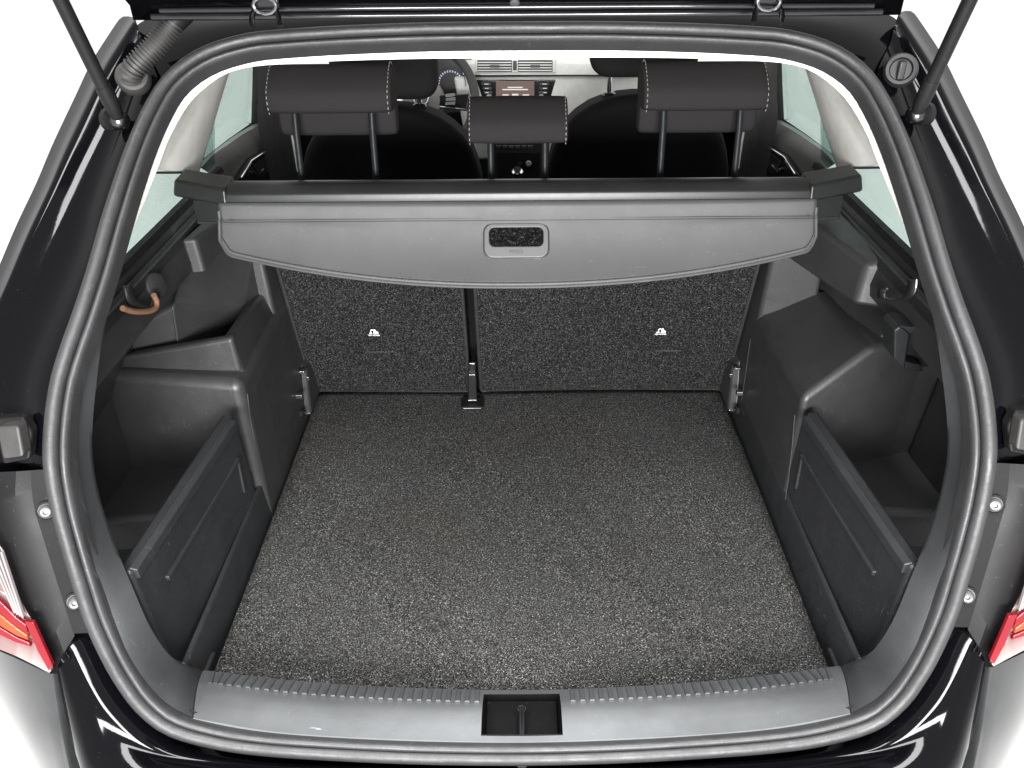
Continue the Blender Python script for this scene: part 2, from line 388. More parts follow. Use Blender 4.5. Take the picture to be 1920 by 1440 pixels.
# ---- roof flange above the seal and headliner edge
def mrow(px, f):  # left half outline -> full symmetric row
    L = [f(u, v) for u, v in px]; L[-1].x = 0
    return L + [Vector((-p.x, p.y, p.z)) for p in L[-2::-1]]
topline = [(272, 245), (296, 196), (330, 146), (380, 112), (450, 88), (560, 74), (700, 66), (974, 62)]
loft('roof_flange', [mrow(topline, lambda u, v: atS(u, v, .026)),
                     mrow([(246, 215), (272, 150), (318, 90), (395, 52), (467, 42), (560, 36), (700, 31), (974, 27)], lambda u, v: atS(u, v, .03)),
                     mrow([(222, 165), (258, 92), (320, 50), (395, 36), (467, 30), (560, 25), (700, 20), (974, 16)], lambda u, v: atS(u, v, .05)),
                     mrow([(225, 105), (250, 50), (320, 20), (395, 14), (467, 10), (560, 6), (700, 2), (974, -2)], lambda u, v: atS(u, v, .08))], 'paint', car, n=60, sub=1)

# ---- cream trim just inside the seal, from belt line over the roof
INN = [(974, 82), (800, 84), (640, 91), (530, 97), (467, 104), (400, 124), (353, 153), (327, 190), (300, 243), (283, 292), (260, 355), (233, 425), (203, 520), (197, 552)]
IN2 = [(974, 109), (800, 110), (640, 114), (530, 120), (467, 126), (420, 140), (378, 170), (347, 205), (316, 262), (300, 305), (276, 365), (250, 430), (217, 520), (205, 552)]
r0 = mrow(INN[::-1], lambda u, v: atS(u, v, .016)); r1 = mrow(IN2[::-1], lambda u, v: atS(u, v, .055))
r2 = [Vector((p.x * 1.12, p.y + .04, p.z + .02)) for p in r1]
mid = [a.lerp(b, .5) + Vector((0, -.002, 0)) for a, b in zip(r0, r1)]
loft('headliner_edge', [r0, mid, r1, r2], 'cream', car, n=90)

# ---- headliner and roof skin, side frames, floor pan: the shell that shades the cabin
box('roof_skin', (-.50, .55, 1.475), (.50, 1.75, 1.50), 'paint', car, bev=.01)
box('headliner', (-.50, .55, 1.452), (.50, 1.75, 1.470), 'cream', car, bev=.004)
box('floor_pan', (-.80, .0, .28), (.80, 3.0, .32), 'black', car, bev=.01)
box('bulkhead', (-.80, 2.72, .32), (.80, 2.76, .95), 'black', car, bev=.01)
def shell(s):
    # outer body side below the windows
    box('body_side', (min(.80 * s, .86 * s), .30, .28), (max(.80 * s, .86 * s), 3.0, .92), 'paint', car, bev=.02)
    box('sill_beam', (min(.70 * s, .80 * s), .95, .32), (max(.70 * s, .80 * s), 2.72, .6), 'black', car, bev=.02)
side(shell)

# ---- tailgate, raised: hinge end visible at the top edge
tg_rows = [mrow([(250, 38), (330, 38), (467, 37), (700, 35), (974, 34)], lambda u, v: atY(u, v, .40)),
           mrow([(247, 26), (330, 25), (467, 24), (700, 22), (974, 20)], lambda u, v: atY(u, v, .375)),
           mrow([(243, 10), (330, 8), (467, 6), (700, 3), (974, 0)], lambda u, v: atY(u, v, .36))]
last = tg_rows[-1]
tg_rows.append([p + Vector((0, -.12, .09)) for p in last]); tg_rows.append([p + Vector((p.x * .12, -.75, .52)) for p in last])
tg_rows.append([p + Vector((p.x * .12, -.73, .56)) for p in last]); tg_rows.append([p + Vector((0, -.02, .09)) for p in last])
tg = loft('tailgate', tg_rows, 'paint', car, n=50)
for px, yy, rr in (([(285, 32), (467, 31), (700, 29), (974, 27)], .372, .0045), ([(300, 20), (467, 18), (700, 15), (974, 13)], .358, .0035)):
    tube('tailgate_ridge', mrow(px, lambda u, v: atY(u, v, yy)), rr, 'gloss', tg, 10, n=40)
lathe('tailgate_screw', atY(965, 4, .345), (0, -.6, -.5), [(.006, -.003), (.006, .002), (.003, .003)], 'screw', tg, 16)
def hinge(s):
    a = [(474, 52), (472, 35), (478, 15), (482, -25)]; b = [(526, 50), (522, 30), (515, 12), (513, -25)]
    for px in (a, b):
        tube('hinge_arm', [mir(atS(u, v, -.10), s) for u, v in px], .0036, 'hinge', tg, 10, n=12)
    p = mir(atS(497, 10, -.112), s)
    tube('hinge_loop', [p + Vector((.014 * math.cos(R(k * 30)), -.002, .0095 * math.sin(R(k * 30)))) for k in range(13)], .0024, 'hinge', tg, 8, caps=False)
    box('hinge_plate', p + Vector((-.016, .004, -.004)), p + Vector((.016, .012, .03)), 'gloss', tg, bev=.003)
side(hinge)

# ---- gas struts
def strut(s):
    b = atS(222, 222, .002); a = atY(112, -4, b.y - .04); far = a + (a - b) * 1.2
    B, A, Fr = mir(b, s), mir(a, s), mir(far, s)
    d = (A - B).normalized()
    st = tube('gas_strut', [B + d * .035, B + d * .30], .0088, 'satin', car, 18)
    tube('piston_rod', [B + d * .29, Fr], .0055, 'steel', st, 14)
    tube('end_socket', [B + d * .000, B + d * .012, B + d * .03, B + d * .045], [.0075, .0095, .0105, .0095], 'satin', st, 16)
    side_v = Vector((-s, 0, 0))
    lathe('ball_stud', B + Vector((0, .004, -.004)), (-s * .8, -.5, .1), [(.012, -.016), (.012, .004), (.010, .007), (.006, .010)], 'steel', st, 20)
    lathe('stud_base', B + Vector((s * .012, .006, -.003)), (s * .9, .4, -.1), [(.010, -.004), (.015, -.002), (.015, .006), (.012, .008)], 'satin', st, 20)
side(strut)

# ---- corrugated cable conduit (left) and blanking plug (right)
path = [atS(250, 152, .006), atS(247, 135, -.012), atS(262, 116, -.02), atS(290, 88, -.025), atS(312, 60, -.03), atS(325, 42, -.035)]
P = cr(path, 85); rad = [.0125 + (.0028 if (i // 2) % 2 else -.0006) for i in range(85)]
hose = tube('cable_conduit', P, rad, 'hose', car, 18)
tube('conduit_sleeve', [atS(322, 47, -.034), atS(338, 26, -.04), atS(356, 5, -.045), atS(372, -25, -.05)], [.014, .0165, .0165, .0175], 'satin', hose, 16)
lathe('conduit_collar', atS(250, 146, .004), (.25, -.8, .5), [(.022, -.006), (.022, .004), (.019, .009), (.014, .010)], 'hose', hose, 26)
p = atS(1689, 131, .004); pl = lathe('rubber_plug', p, (-.3, -.85, .35), [(.021, -.012), (.022, -.002), (.019, .005), (.015, .005), (.013, .001)], 'plug', car, 28)
box('plug_bar', p + Vector((-.006, -.008, -.012)), p + Vector((.004, 0, .012)), 'plug', pl, bev=.003)

# ---- rubber buffers on the gutter
def buffer(s):
    b = [atS(12, 788, .01), atS(52, 785, .0), atS(62, 842, .0), atS(24, 847, .01)]
    o = [mir(p, s) for p in b]; d = Vector((0, -.022, .004))
    bf = prism('rubber_buffer', o, d, 'hose', car, bev=.004)
    bk = [mir(atS(u, v, .02), s) for u, v in ((0, 775), (58, 770), (74, 800), (70, 848), (20, 858))]
    prism('buffer_base', bk, (0, -.018, .002), 'satin', bf, bev=.004)
side(buffer)

# ---- dark panel beside the lamp, tail lamp, lower bumper side
def lamp(s):
    A = [(60, 882), (66, 945), (83, 1005), (108, 1085), (140, 1192)]; B = [(0, 885), (-6, 950), (14, 1050), (52, 1150), (100, 1255)]
    C_ = [(-90, 890), (-90, 950), (-60, 1060), (20, 1160), (92, 1264)]
    loft('lamp_surround', [[mir(atS(u, v, .016), s) for u, v in A], [mir(atS(u, v, .006), s) for u, v in [(30, 884), (30, 947), (48, 1028), (80, 1118), (120, 1224)]], [mir(atS(u, v, .012), s) for u, v in B], [mir(atS(u, v, .03), s) for u, v in C_]], 'satin', car, n=30)
    O1 = [(-100, 900), (-60, 930), (0, 1023), (20, 1072), (40, 1127), (60, 1163), (80, 1207), (100, 1253)]
    O2 = [(-110, 1180), (-80, 1188), (-40, 1203), (0, 1218), (30, 1230), (50, 1240), (70, 1250), (92, 1262)]
    tl = loft('tail_lamp', [[mir(atS(u, v, .010), s) for u, v in O1], [mir(atS(u, v, -.006), s) for u, v in O1],
                            [mir(atS((u + a) / 2, (v + b) / 2, -.012), s) for (u, v), (a, b) in zip(O1, O2)],
                            [mir(atS(u, v, -.006), s) for u, v in O2], [mir(atS(u, v, .012), s) for u, v in O2]], 'clear', car, n=24)
    def patch(nm, px, mat, off=-.020, th=.006):
        prism(nm, [mir(atS(u, v, off), s) for u, v in px], (0, th, 0), mat, tl, bev=.0012, seg=2)
    patch('red_edge_strip', [(46, 1166), (62, 1168), (80, 1208), (99, 1250), (91, 1259), (70, 1222)], 'red')
    patch('red_light_band', [(-30, 1108), (0, 1128), (30, 1158), (48, 1172), (52, 1188), (30, 1174), (0, 1150), (-30, 1132)], 'red')
    patch('amber_light_band', [(-30, 1136), (0, 1154), (30, 1178), (50, 1192), (53, 1201), (30, 1192), (0, 1174), (-30, 1160)], 'amber')
    patch('red_light_band', [(-30, 1164), (0, 1178), (30, 1196), (54, 1206), (58, 1214), (30, 1206), (0, 1192), (-30, 1180)], 'red')
    for k in range(4):
        patch('clear_fin', [(-8 + k * 9 - 20, 1030 + k * 2), (-4 + k * 9 - 20, 1030 + k * 2), (44 - (3 - k) * 5, 1160 - (3 - k) * 3), (40 - (3 - k) * 5, 1160 - (3 - k) * 3)], 'fin', -.018)
    # bumper side under the lamp
    E0 = [(97, 1263), (108, 1330), (120, 1395), (134, 1470)]
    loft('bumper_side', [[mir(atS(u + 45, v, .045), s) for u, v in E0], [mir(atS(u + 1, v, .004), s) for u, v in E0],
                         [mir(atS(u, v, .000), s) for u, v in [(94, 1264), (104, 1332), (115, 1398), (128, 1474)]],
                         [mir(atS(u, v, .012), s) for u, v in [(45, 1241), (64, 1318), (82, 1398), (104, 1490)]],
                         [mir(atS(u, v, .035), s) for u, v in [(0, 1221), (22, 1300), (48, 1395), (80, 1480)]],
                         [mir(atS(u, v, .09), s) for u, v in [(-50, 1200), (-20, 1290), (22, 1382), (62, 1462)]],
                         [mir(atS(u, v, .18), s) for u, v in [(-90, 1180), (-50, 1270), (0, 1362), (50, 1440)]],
                         [mir(atS(u, v, .45), s) for u, v in [(-200, 1100), (-150, 1190), (-95, 1270), (-40, 1350)]]], 'reflectpaint', car, n=24, sub=1)
side(lamp)

# ---- bumper
b0 = [(156, 1188), (190, 1232), (224, 1280), (264, 1326), (312, 1366), (362, 1394), (500, 1422), (700, 1431), (974, 1436)]
b1 = [(128, 1216), (158, 1275), (195, 1330), (228, 1364), (270, 1395), (330, 1416), (480, 1433), (700, 1443), (974, 1448)]
b2 = [(127, 1218), (156, 1278), (192, 1334), (224, 1369), (266, 1400), (326, 1421), (478, 1438), (700, 1448), (974, 1453)]
b3 = [(118, 1230), (140, 1296), (168, 1350), (204, 1392), (250, 1420), (320, 1440), (470, 1460), (700, 1472), (974, 1478)]
b4 = [(98, 1262), (110, 1330), (124, 1398), (148, 1460), (215, 1500), (320, 1525), (470, 1545), (700, 1560), (974, 1568)]
offs = [[.02] * 9, [0, -.008, -.015, -.018, -.02, -.02, -.02, -.02, -.02], [.01, 0, -.008, -.010, -.012, -.012, -.012, -.012, -.012],
        [.004, -.008, -.02, -.028, -.035, -.04, -.04, -.04, -.04], [.002, -.006, -.02, -.05, -.07, -.08, -.085, -.09, -.09]]
rows = []
for px, of in zip((b0, b1, b2, b3, b4), offs):
    L = [atS(u, v, o) for (u, v), o in zip(px, of)]; L[-1].x = 0
    rows.append(L + [Vector((-p.x, p.y, p.z)) for p in L[-2::-1]])
rows.append([p + Vector((p.x * .02, .02, -.12)) for p in rows[-1]]); rows.append([p + Vector((0, .06, -.28)) for p in rows[-1]])
bumper = loft('bumper', rows, 'paint', car, n=90, sub=1)

# ================================================================== INTERIOR TRIM
# ---- load sill: plastic plate with a striker pocket
si = [(378, 1256), (500, 1271), (633, 1283), (800, 1291), (974, 1294)]
so = [(360, 1346), (500, 1370), (633, 1381), (800, 1388), (974, 1391)]
ZI, ZO = .606, .622
inner = [atZ(u, v, ZI) for u, v in si]; outer = [atS(u, v, .004) for u, v in so]
for L in (inner, outer): L[-1].x = 0
full = lambda L: L + [Vector((-p.x, p.y, p.z)) for p in L[-2::-1]]
ci, co_ = cr(full(inner), 121), cr(full(outer), 121)
PW = .0565
cols = sorted(set([round(p.x, 4) for p in ci] + [-PW, PW]))
def at_x(C_, x):
    for a, b in zip(C_, C_[1:]):
        if a.x <= x <= b.x: return a.lerp(b, (x - a.x) / max(1e-9, b.x - a.x))
    return (C_[0] if x < C_[0].x else C_[-1]).copy()
ts = [-.06, 0, .06, .14, .30, .45, .62, .8, .92, 1.0, 1.06]
def sillp(x, t):
    a = at_x(ci, x); b = at_x(co_, x); tt = max(0, min(1, t)); p = a.lerp(b, tt)
    p.z += .010 * math.sin(math.pi * tt) * (1 + .6 * math.sin(math.pi * tt) * (1 - min(1, (abs(x) / .47) ** 6))) + (-.03 if t < 0 else 0) + (-.02 if t > 1 else 0)
    if t < 0: p.y += .002
    return p
rows = [[sillp(x, t) for x in cols] for t in ts]
vs, fs = grid(rows); nC = len(cols)
keep = []
for f in fs:
    i, j = f[0] // nC, f[0] % nC
    if 3 <= i < 8 and -PW - 1e-5 <= cols[j] and cols[j + 1] <= PW + 1e-5: continue
    keep.append(f)
sill = mesh('load_sill', vs, keep, 'sill', car, sub=0)
# ribs along the inner half of the sill
ribm = None
def rib(x, parent):
    a, b = sillp(x, .03), sillp(x, .40); b.x *= .982
    d = (b - a); L = d.length; xx = Vector((.0045, 0, 0)); up = Vector((0, .1, 1)).normalized()
    vs = [a - xx - up * .002, a + xx - up * .002, b + xx - up * .002, b - xx - up * .002, a - xx * .6 + up * .0026, a + xx * .6 + up * .0026, b + xx * .6 + up * .0036, b - xx * .6 + up * .0036]
    m_ = sillp(x, .2); up2 = up * .0022
    mesh('rib', vs, [(0, 1, 2, 3), (4, 7, 6, 5), (0, 4, 5, 1), (1, 5, 6, 2), (2, 6, 7, 3), (3, 7, 4, 0)], 'rib', parent, smooth=False)
k = -.478
while k < .4785:
    if abs(k) > PW + .008: rib(k, sill)
    k += .0142
# striker pocket
pt, pb = sillp(0, .14), sillp(0, .92)
pv = []
z1 = .555
tl_, tr_, br_, bl_ = sillp(-PW, .14), sillp(PW, .14), sillp(PW, .92), sillp(-PW, .92)
inn_ = [Vector((-PW + .004, tl_.y + .012, z1 + .02)), Vector((PW - .004, tl_.y + .012, z1 + .02)), Vector((PW - .004, bl_.y + .004, z1)), Vector((-PW + .004, bl_.y + .004, z1))]
fl = [Vector((p.x, bl_.y + .032, z1)) for p in inn_[:2]]
pocket = mesh('striker_pocket', [tl_, tr_, br_, bl_] + inn_, [(0, 1, 5, 4), (1, 2, 6, 5), (2, 3, 7, 6), (3, 0, 4, 7), (4, 5, 6, 7)], 'satin', sill, smooth=False)
box('pocket_step', (-PW + .003, bl_.y + .034, z1), (PW - .003, tl_.y + .012, z1 + .035), 'satin', pocket, bev=.003)
mid_y = (tl_.y + bl_.y) / 2
tip = atZ(974, 1331, .606); tip.x = 0
tube('striker_bar', [(0, bl_.y + .002, .578), (0, (bl_.y + tip.y) / 2, .594), (0, tip.y - .004, .604), (0, tip.y + .004, .600), (0, tip.y + .006, z1)], .0068, 'gloss', pocket, 14, n=18)
lathe('striker_tip', (0, tip.y - .001, .600), (0, .1, 1), [(.0082, -.010), (.0082, .004), (.006, .009)], 'chrome', pocket, 18)

# ---- lower side frames between seal and side trims
def corner(s):
    o_ = [(196, 548), (177, 613), (155, 667), (140, 720), (130, 800), (132, 877), (144, 940), (164, 1010), (183, 1080), (203, 1150), (233, 1212), (262, 1262), (300, 1308), (330, 1330), (362, 1346)]
    i_ = [(206, 560), (198, 605), (190, 650), (183, 700), (174, 790), (174, 860), (186, 927), (206, 993), (232, 1062), (246, 1095), (277, 1167), (310, 1220), (338, 1244), (352, 1250), (380, 1256)]
    yoff = [.05, .05, .055, .06, .07, .075, .075, .07, .062, .058, .06, .075, .10, .11, .12]
    A = [mir(atS(u, v, .004), s) for u, v in o_]; B = [mir(atS(u, v, y), s) for (u, v), y in zip(i_, yoff)]
    B[-1].z = ZI; B[-1] = mir(atZ(380, 1256, ZI), s); A[-1] = mir(atS(362, 1346, .004), s)
    wgt = [max(0, (i - 10) / 4) for i in range(len(A))]
    rws = []
    for t in (0, .15, .3, .45, .6, .75, .9, 1):
        h = math.sin(math.pi * t)
        rws.append([a_.lerp(b_, t) + Vector((0, -.008, .004)) * h * (1 - w_) + Vector((0, 0, .010)) * h * w_ for a_, b_, w_ in zip(A, B, wgt)])
    rws.append([p + Vector((s * .02, .02, -.012)) for p in B])
    ct = loft('corner_trim', rws, 'corner', car, n=60)
    for dx in (0,):
        tube('trim_seam', [p + Vector((s * dx, -.001, .0006)) for p in [r[-1] for r in rws[:-1]]], .0008, 'black', ct, 6)
side(corner)

# ---- left side trim
def V(*a): return Vector(a)
lt = prism('side_trim', [(-.80, .05, .56), (-.80, .92, .56), (-.80, .92, .94), (-.80, .30, .94), (-.80, .12, .9)], (.02, 0, 0), 'trim', car, bev=.004)
setp(lt, 'left boot side trim with open storage bin')
def hx(name, x0, x1, y0, y1, z0, z1, mat, parent, bev=.01, seg=4, e=None):
    vs = [V(x, y, z) for x in (x0, x1) for y in (y0, y1) for z in (z0, z1)]
    if e:
        for i, d in e.items(): vs[i] = vs[i] + V(*d)
    return hexa(name, vs, mat, parent, bev, seg)
# wheel arch box: index order x0y0z0,x0y0z1,x0y1z0,x0y1z1,x1y0z0,x1y0z1,x1y1z0,x1y1z1 (x1 = inboard)
hx('wheel_arch_cover', -.79, -.500, .485, .93, .50, .882, 'trim', lt, .020, 5, {1: (0, .015, .02), 4: (.012, -.03, 0), 0: (0, -.03, 0), 6: (.012, 0, 0), 7: (0, 0, 0)})
# bin: rear wedge wall, inboard wall, front block, floor
prism('bin_rear_wall', [(-.745, .520, .885), (-.509, .520, .880), (-.514, .522, .953), (-.745, .520, .912)], (0, .022, 0), 'trim', lt, bev=.008, seg=4)
hexa('bin_inner_wall', [V(-.530, .524, .86), V(-.536, .524, .951), V(-.530, .80, .86), V(-.548, .77, .925), V(-.506, .524, .86), V(-.514, .524, .951), V(-.506, .80, .86), V(-.526, .77, .925)], 'trim', lt, .009, 4)
hexa('bin_front_block', [V(-.640, .545, .80), V(-.627, .56, 1.000), V(-.72, .93, .80), V(-.66, .82, 1.06), V(-.540, .71, .80), V(-.552, .70, .922), V(-.500, .93, .80), V(-.520, .82, 1.07)], 'trim', lt, .008, 4)
hexa('bin_liner', [V(-.78, .545, .84), V(-.77, .545, .925), V(-.78, .60, .84), V(-.77, .62, .97), V(-.630, .566, .84), V(-.622, .570, .998), V(-.62, .62, .84), V(-.62, .64, 1.01)], 'trim', lt, .008, 4)
hexa('upper_wall', [V(-.56, .74, .80), V(-.56, .79, 1.10), V(-.56, .93, .80), V(-.56, .90, 1.10), V(-.503, .755, .80), V(-.518, .765, 1.06), V(-.500, .93, .80), V(-.505, .90, 1.10)], 'trim', lt, .010, 4)
hexa('bin_outer_wall', [V(-.80, .15, .80), V(-.70, .12, 1.05), V(-.80, .92, .80), V(-.70, .92, 1.05), V(-.765, .15, .80), V(-.660, .12, 1.05), V(-.765, .92, .80), V(-.655, .92, 1.05)], 'trim', lt, .01, 4)
hx('pocket_floor', -.80, -.51, .10, .52, .55, .64, 'trim', lt, .012, 4)
hx('pocket_step', -.80, -.51, .30, .52, .60, .70, 'trim', lt, .012, 4, {1: (0, .02, 0), 5: (0, .05, 0)})
hx('pocket_outer_wall', -.83, -.755, .06, .54, .56, .93, 'trim', lt, .03, 4, {5: (-.01, .05, 0), 7: (.01, 0, 0), 6: (.03, 0, 0)})
def floor_edge(parent, s):
    def m8(v): return [mir(p, s) for p in v]
    # base strip beside the carpet, then the pocket panel with its ribs
    hexa('base_strip', m8([V(-.53, .045, .54), V(-.505, .045, .665), V(-.53, .90, .54), V(-.505, .90, .655), V(-.487, .045, .54), V(-.498, .045, .660), V(-.487, .90, .54), V(-.499, .90, .650)]), 'trim2', parent, .005, 3)
    hexa('pocket_panel', m8([V(-.540, .050, .56), V(-.560, .050, .842), V(-.530, .47, .56), V(-.522, .425, .856), V(-.517, .050, .56), V(-.536, .050, .846), V(-.505, .47, .56), V(-.499, .425, .850)]), 'trim2', parent, .008, 4)
    q = lambda y, z: V((-.517 + .012 * (y - .05) / .42) * (1 - (z - .56) / .29) + (-.536 + .037 * (y - .05) / .375) * ((z - .56) / .29), y, z)
    def bar(nm, y0, z0, y1, z1, w, h):
        a, b = q(y0, z0), q(y1, z1); n = V(1, 0, 0) * h; d = (b - a).normalized(); t = d.cross(V(1, 0, 0)).normalized() * w
        hexa(nm, m8([a - t - n, a - t * .7 + n, b - t - n, b - t * .7 + n, a + t - n, a + t * .7 + n, b + t - n, b + t * .7 + n]), 'trim2', parent, .002, 2)
    bar('panel_rail', .055, .836, .415, .840, .012, .006)
    bar('panel_rib', .11, .772, .400, .775, .006, .006)
    bar('panel_rib', .40, .70, .40, .775, .005, .004)
    hexa('corner_wedge', m8([V(-.53, .045, .57), V(-.53, .045, .618), V(-.53, .10, .57), V(-.53, .10, .606), V(-.488, .045, .57), V(-.488, .045, .607), V(-.488, .12, .57), V(-.488, .12, .606)]), 'trim2', parent, .004, 3)
floor_edge(lt, -1)

# ---- right side trim
rt = prism('side_trim', [(.80, .05, .56), (.80, .92, .56), (.80, .92, .94), (.80, .30, .94), (.80, .12, .9)], (-.02, 0, 0), 'trim', car, bev=.004)
setp(rt, 'right boot side trim with smooth wheel arch hump')
vs = [V(.500, .425, .50), V(.500, .445, .866), V(.500, .93, .50), V(.500, .775, .861),
      V(.622, .485, .947), V(.604, .755, .930), V(.68, .50, .945), V(.66, .75, .930), V(.82, .52, .50), V(.82, .52, .86), V(.82, .93, .50), V(.82, .80, .90), V(.62, .455, .50), V(.58, .93, .93), V(.5, .93, .861)]
mesh('wheel_arch_cover', vs, [(0, 1, 3, 14, 2), (1, 4, 5, 3), (4, 6, 7, 5), (6, 9, 11, 7), (0, 8, 9, 6, 4, 1), (3, 5, 7, 11, 10, 2, 14), (0, 2, 10, 8)], 'trim', rt, bev=.014, seg=5, ang=20)
hexa('upper_wall', [V(.500, .765, .80), V(.508, .755, 1.08), V(.500, .93, .80), V(.502, .90, 1.10), V(.615, .745, .80), V(.60, .72, 1.06), V(.62, .93, .80), V(.60, .90, 1.10)], 'trim', rt, .010, 4)
hexa('slope_panel', [V(.620, .52, .90), V(.665, .52, .965), V(.60, .93, .80), V(.63, .80, 1.00), V(.78, .52, .84), V(.70, .45, 1.08), V(.78, .93, .80), V(.67, .80, 1.08)], 'trim', rt, .01, 4)
hx('hook_wall', .68, .73, .16, .56, .92, 1.10, 'trim', rt, .02, 4, {0: (.06, 0, 0), 1: (-.03, .06, 0), 3: (-.03, 0, 0), 2: (.03, 0, 0)})
hx('pocket_floor', .51, .82, .10, .52, .55, .64, 'trim', rt, .012, 4)
hx('pocket_step', .51, .82, .30, .52, .60, .70, 'trim', rt, .012, 4, {1: (0, .05, 0), 5: (0, .02, 0)})
hx('pocket_outer_wall', .765, .83, .06, .52, .56, .90, 'trim', rt, .03, 4, {1: (.01, .05, 0), 3: (.0, 0, 0), 2: (-.03, 0, 0)})
floor_edge(rt, 1)

# ---- belt line trims below the quarter windows
def belt(s, parent):
    ys = [.16, .33, .45, .58, .70, .84, 1.0]
    xs = lambda y: -.655
    def row(dx, z, d2=0): return [mir(V(-.655 + dx + d2 * (y - .33), y, z), s) for y in ys]
    loft('window_ledge', [row(0, 1.090), row(0, 1.110), row(.012, 1.108), row(.016, 1.100), row(.018, 1.092), row(.030, 1.088), row(.034, 1.075), row(.020, 1.04)], 'trim2', parent, n=20)
    loft('window_rubber', [row(-.004, 1.110), row(-.004, 1.118), row(.010, 1.118), row(.014, 1.106)], 'black', parent, n=10)
    loft('belt_panel', [row(.024, 1.095), row(.030, 1.08), row(.040, 1.04), row(.038, 1.022), row(.010, 1.010)], 'trim', parent, n=20)
belt(-1, lt); belt(1, rt)
# raised lumps on the belt panels near the cover brackets
hexa('bracket_pad', [V(-.62, .66, 1.01), V(-.625, .66, 1.085), V(-.60, .86, 1.00), V(-.60, .86, 1.09), V(-.592, .66, 1.015), V(-.600, .67, 1.085), V(-.540, .84, 1.00), V(-.548, .82, 1.092)], 'trim', lt, .008, 4)
hexa('bracket_pad', [V(.595, .54, 1.000), V(.605, .55, 1.075), V(.520, .80, 1.00), V(.535, .78, 1.095), V(.64, .52, 1.00), V(.64, .54, 1.09), V(.62, .86, 1.00), V(.62, .86, 1.10)], 'trim', rt, .010, 4)
lathe('trim_cap', atX(293, 535, -.612), (1, -.35, .25), [(.021, -.01), (.021, .0005), (.019, .002)], 'trim', lt, 30)
box('vent_hole', atY(1541, 524, .70) + V(0, -.01, 0), atY(1577, 504, .70) + V(0, .02, 0), 'black', rt, bev=.001)

# ---- bag hooks: J-shaped
def hook(s, parent, px, x, mat):
    P = [mir(atX(u, v, x), s) for u, v in px]
    for dy in (-.0,):
        n = len(P); w = V(0, .011, -.004); t = V(0, 0, 0)
        d = Vector((.003 * -s, 0, .003))
        rows = [[p - w for p in P], [p + w for p in P]]
        vs, fs = grid([cr(r, 24) for r in rows]); o = mesh('bag_hook', vs, fs, mat, parent, solid=.005)
    return o
hk = hook(-1, lt, [(240, 535), (243, 558), (252, 572), (268, 577), (284, 574), (290, 565), (293, 552)], -.605, 'trim2')
hook2 = [(230, 578), (250, 584), (275, 584), (291, 578), (294, 566), (288, 553)]
tube('hook_edge', [atX(u, v, -.600) for u, v in hook2], 0.0046, 'rust', hk, 10, n=20)
P = [(1711, 525), (1709, 545), (1700, 558), (1685, 563), (1668, 563), (1655, 560), (1652, 552), (1657, 542)]
Q = [atX(u, v, .60) for u, v in P]; rows = [[p - V(0, .011, -.004) for p in Q], [p + V(0, .011, -.004) for p in Q]]
vs, fs = grid([cr(r, 24) for r in rows]); hk2 = mesh('bag_hook', vs, fs, 'trim2', rt, solid=.005)
tube('hook_edge', [p - V(0, .011, -.006) for p in Q], .0018, 'zinc', hk2, 8, n=20)
# slot holder on the right
yh = .36
def hpx(pts, dy=0): return [atY(u, v, yh + dy) for u, v in pts]
sh = prism('slot_holder', hpx([(1676, 674), (1677, 620), (1688, 612), (1706, 626), (1696, 694)]), (.0, .05, 0), 'trim2', rt, bev=.003)
prism('slot_holder', hpx([(1688, 612), (1706, 626), (1752, 632), (1752, 622), (1730, 614)]), (0, .05, 0), 'trim2', rt, bev=.002)
prism('slot_recess', hpx([(1704, 634), (1752, 636), (1752, 688), (1698, 690)], .03), (0, .02, 0), 'black', rt, bev=.001)
prism('slot_lip', hpx([(1698, 678), (1726, 684), (1732, 697), (1696, 694)]), (0, .03, 0), 'black', rt, bev=.002)
# ---- seams on the wheel arch walls
def seam(s, parent, pts):
    tube('panel_seam', [mir(p, s) for p in pts], .0009, 'hose', parent, 6)
seam(-1, lt, [atX(u, v, -.4985) for u, v in ((530, 640), (545, 710), (556, 770), (562, 806))])
seam(-1, lt, [atX(u, v, -.4985) for u, v in ((464, 738), (468, 775), (478, 830), (492, 900))])
seam(-1, rt, [atX(u, v, .4985) for u, v in ((1407, 635), (1398, 700), (1389, 760), (1380, 802))])
seam(-1, rt, [atX(u, v, .4985) for u, v in ((1490, 778), (1486, 830), (1478, 900), (1468, 960))])

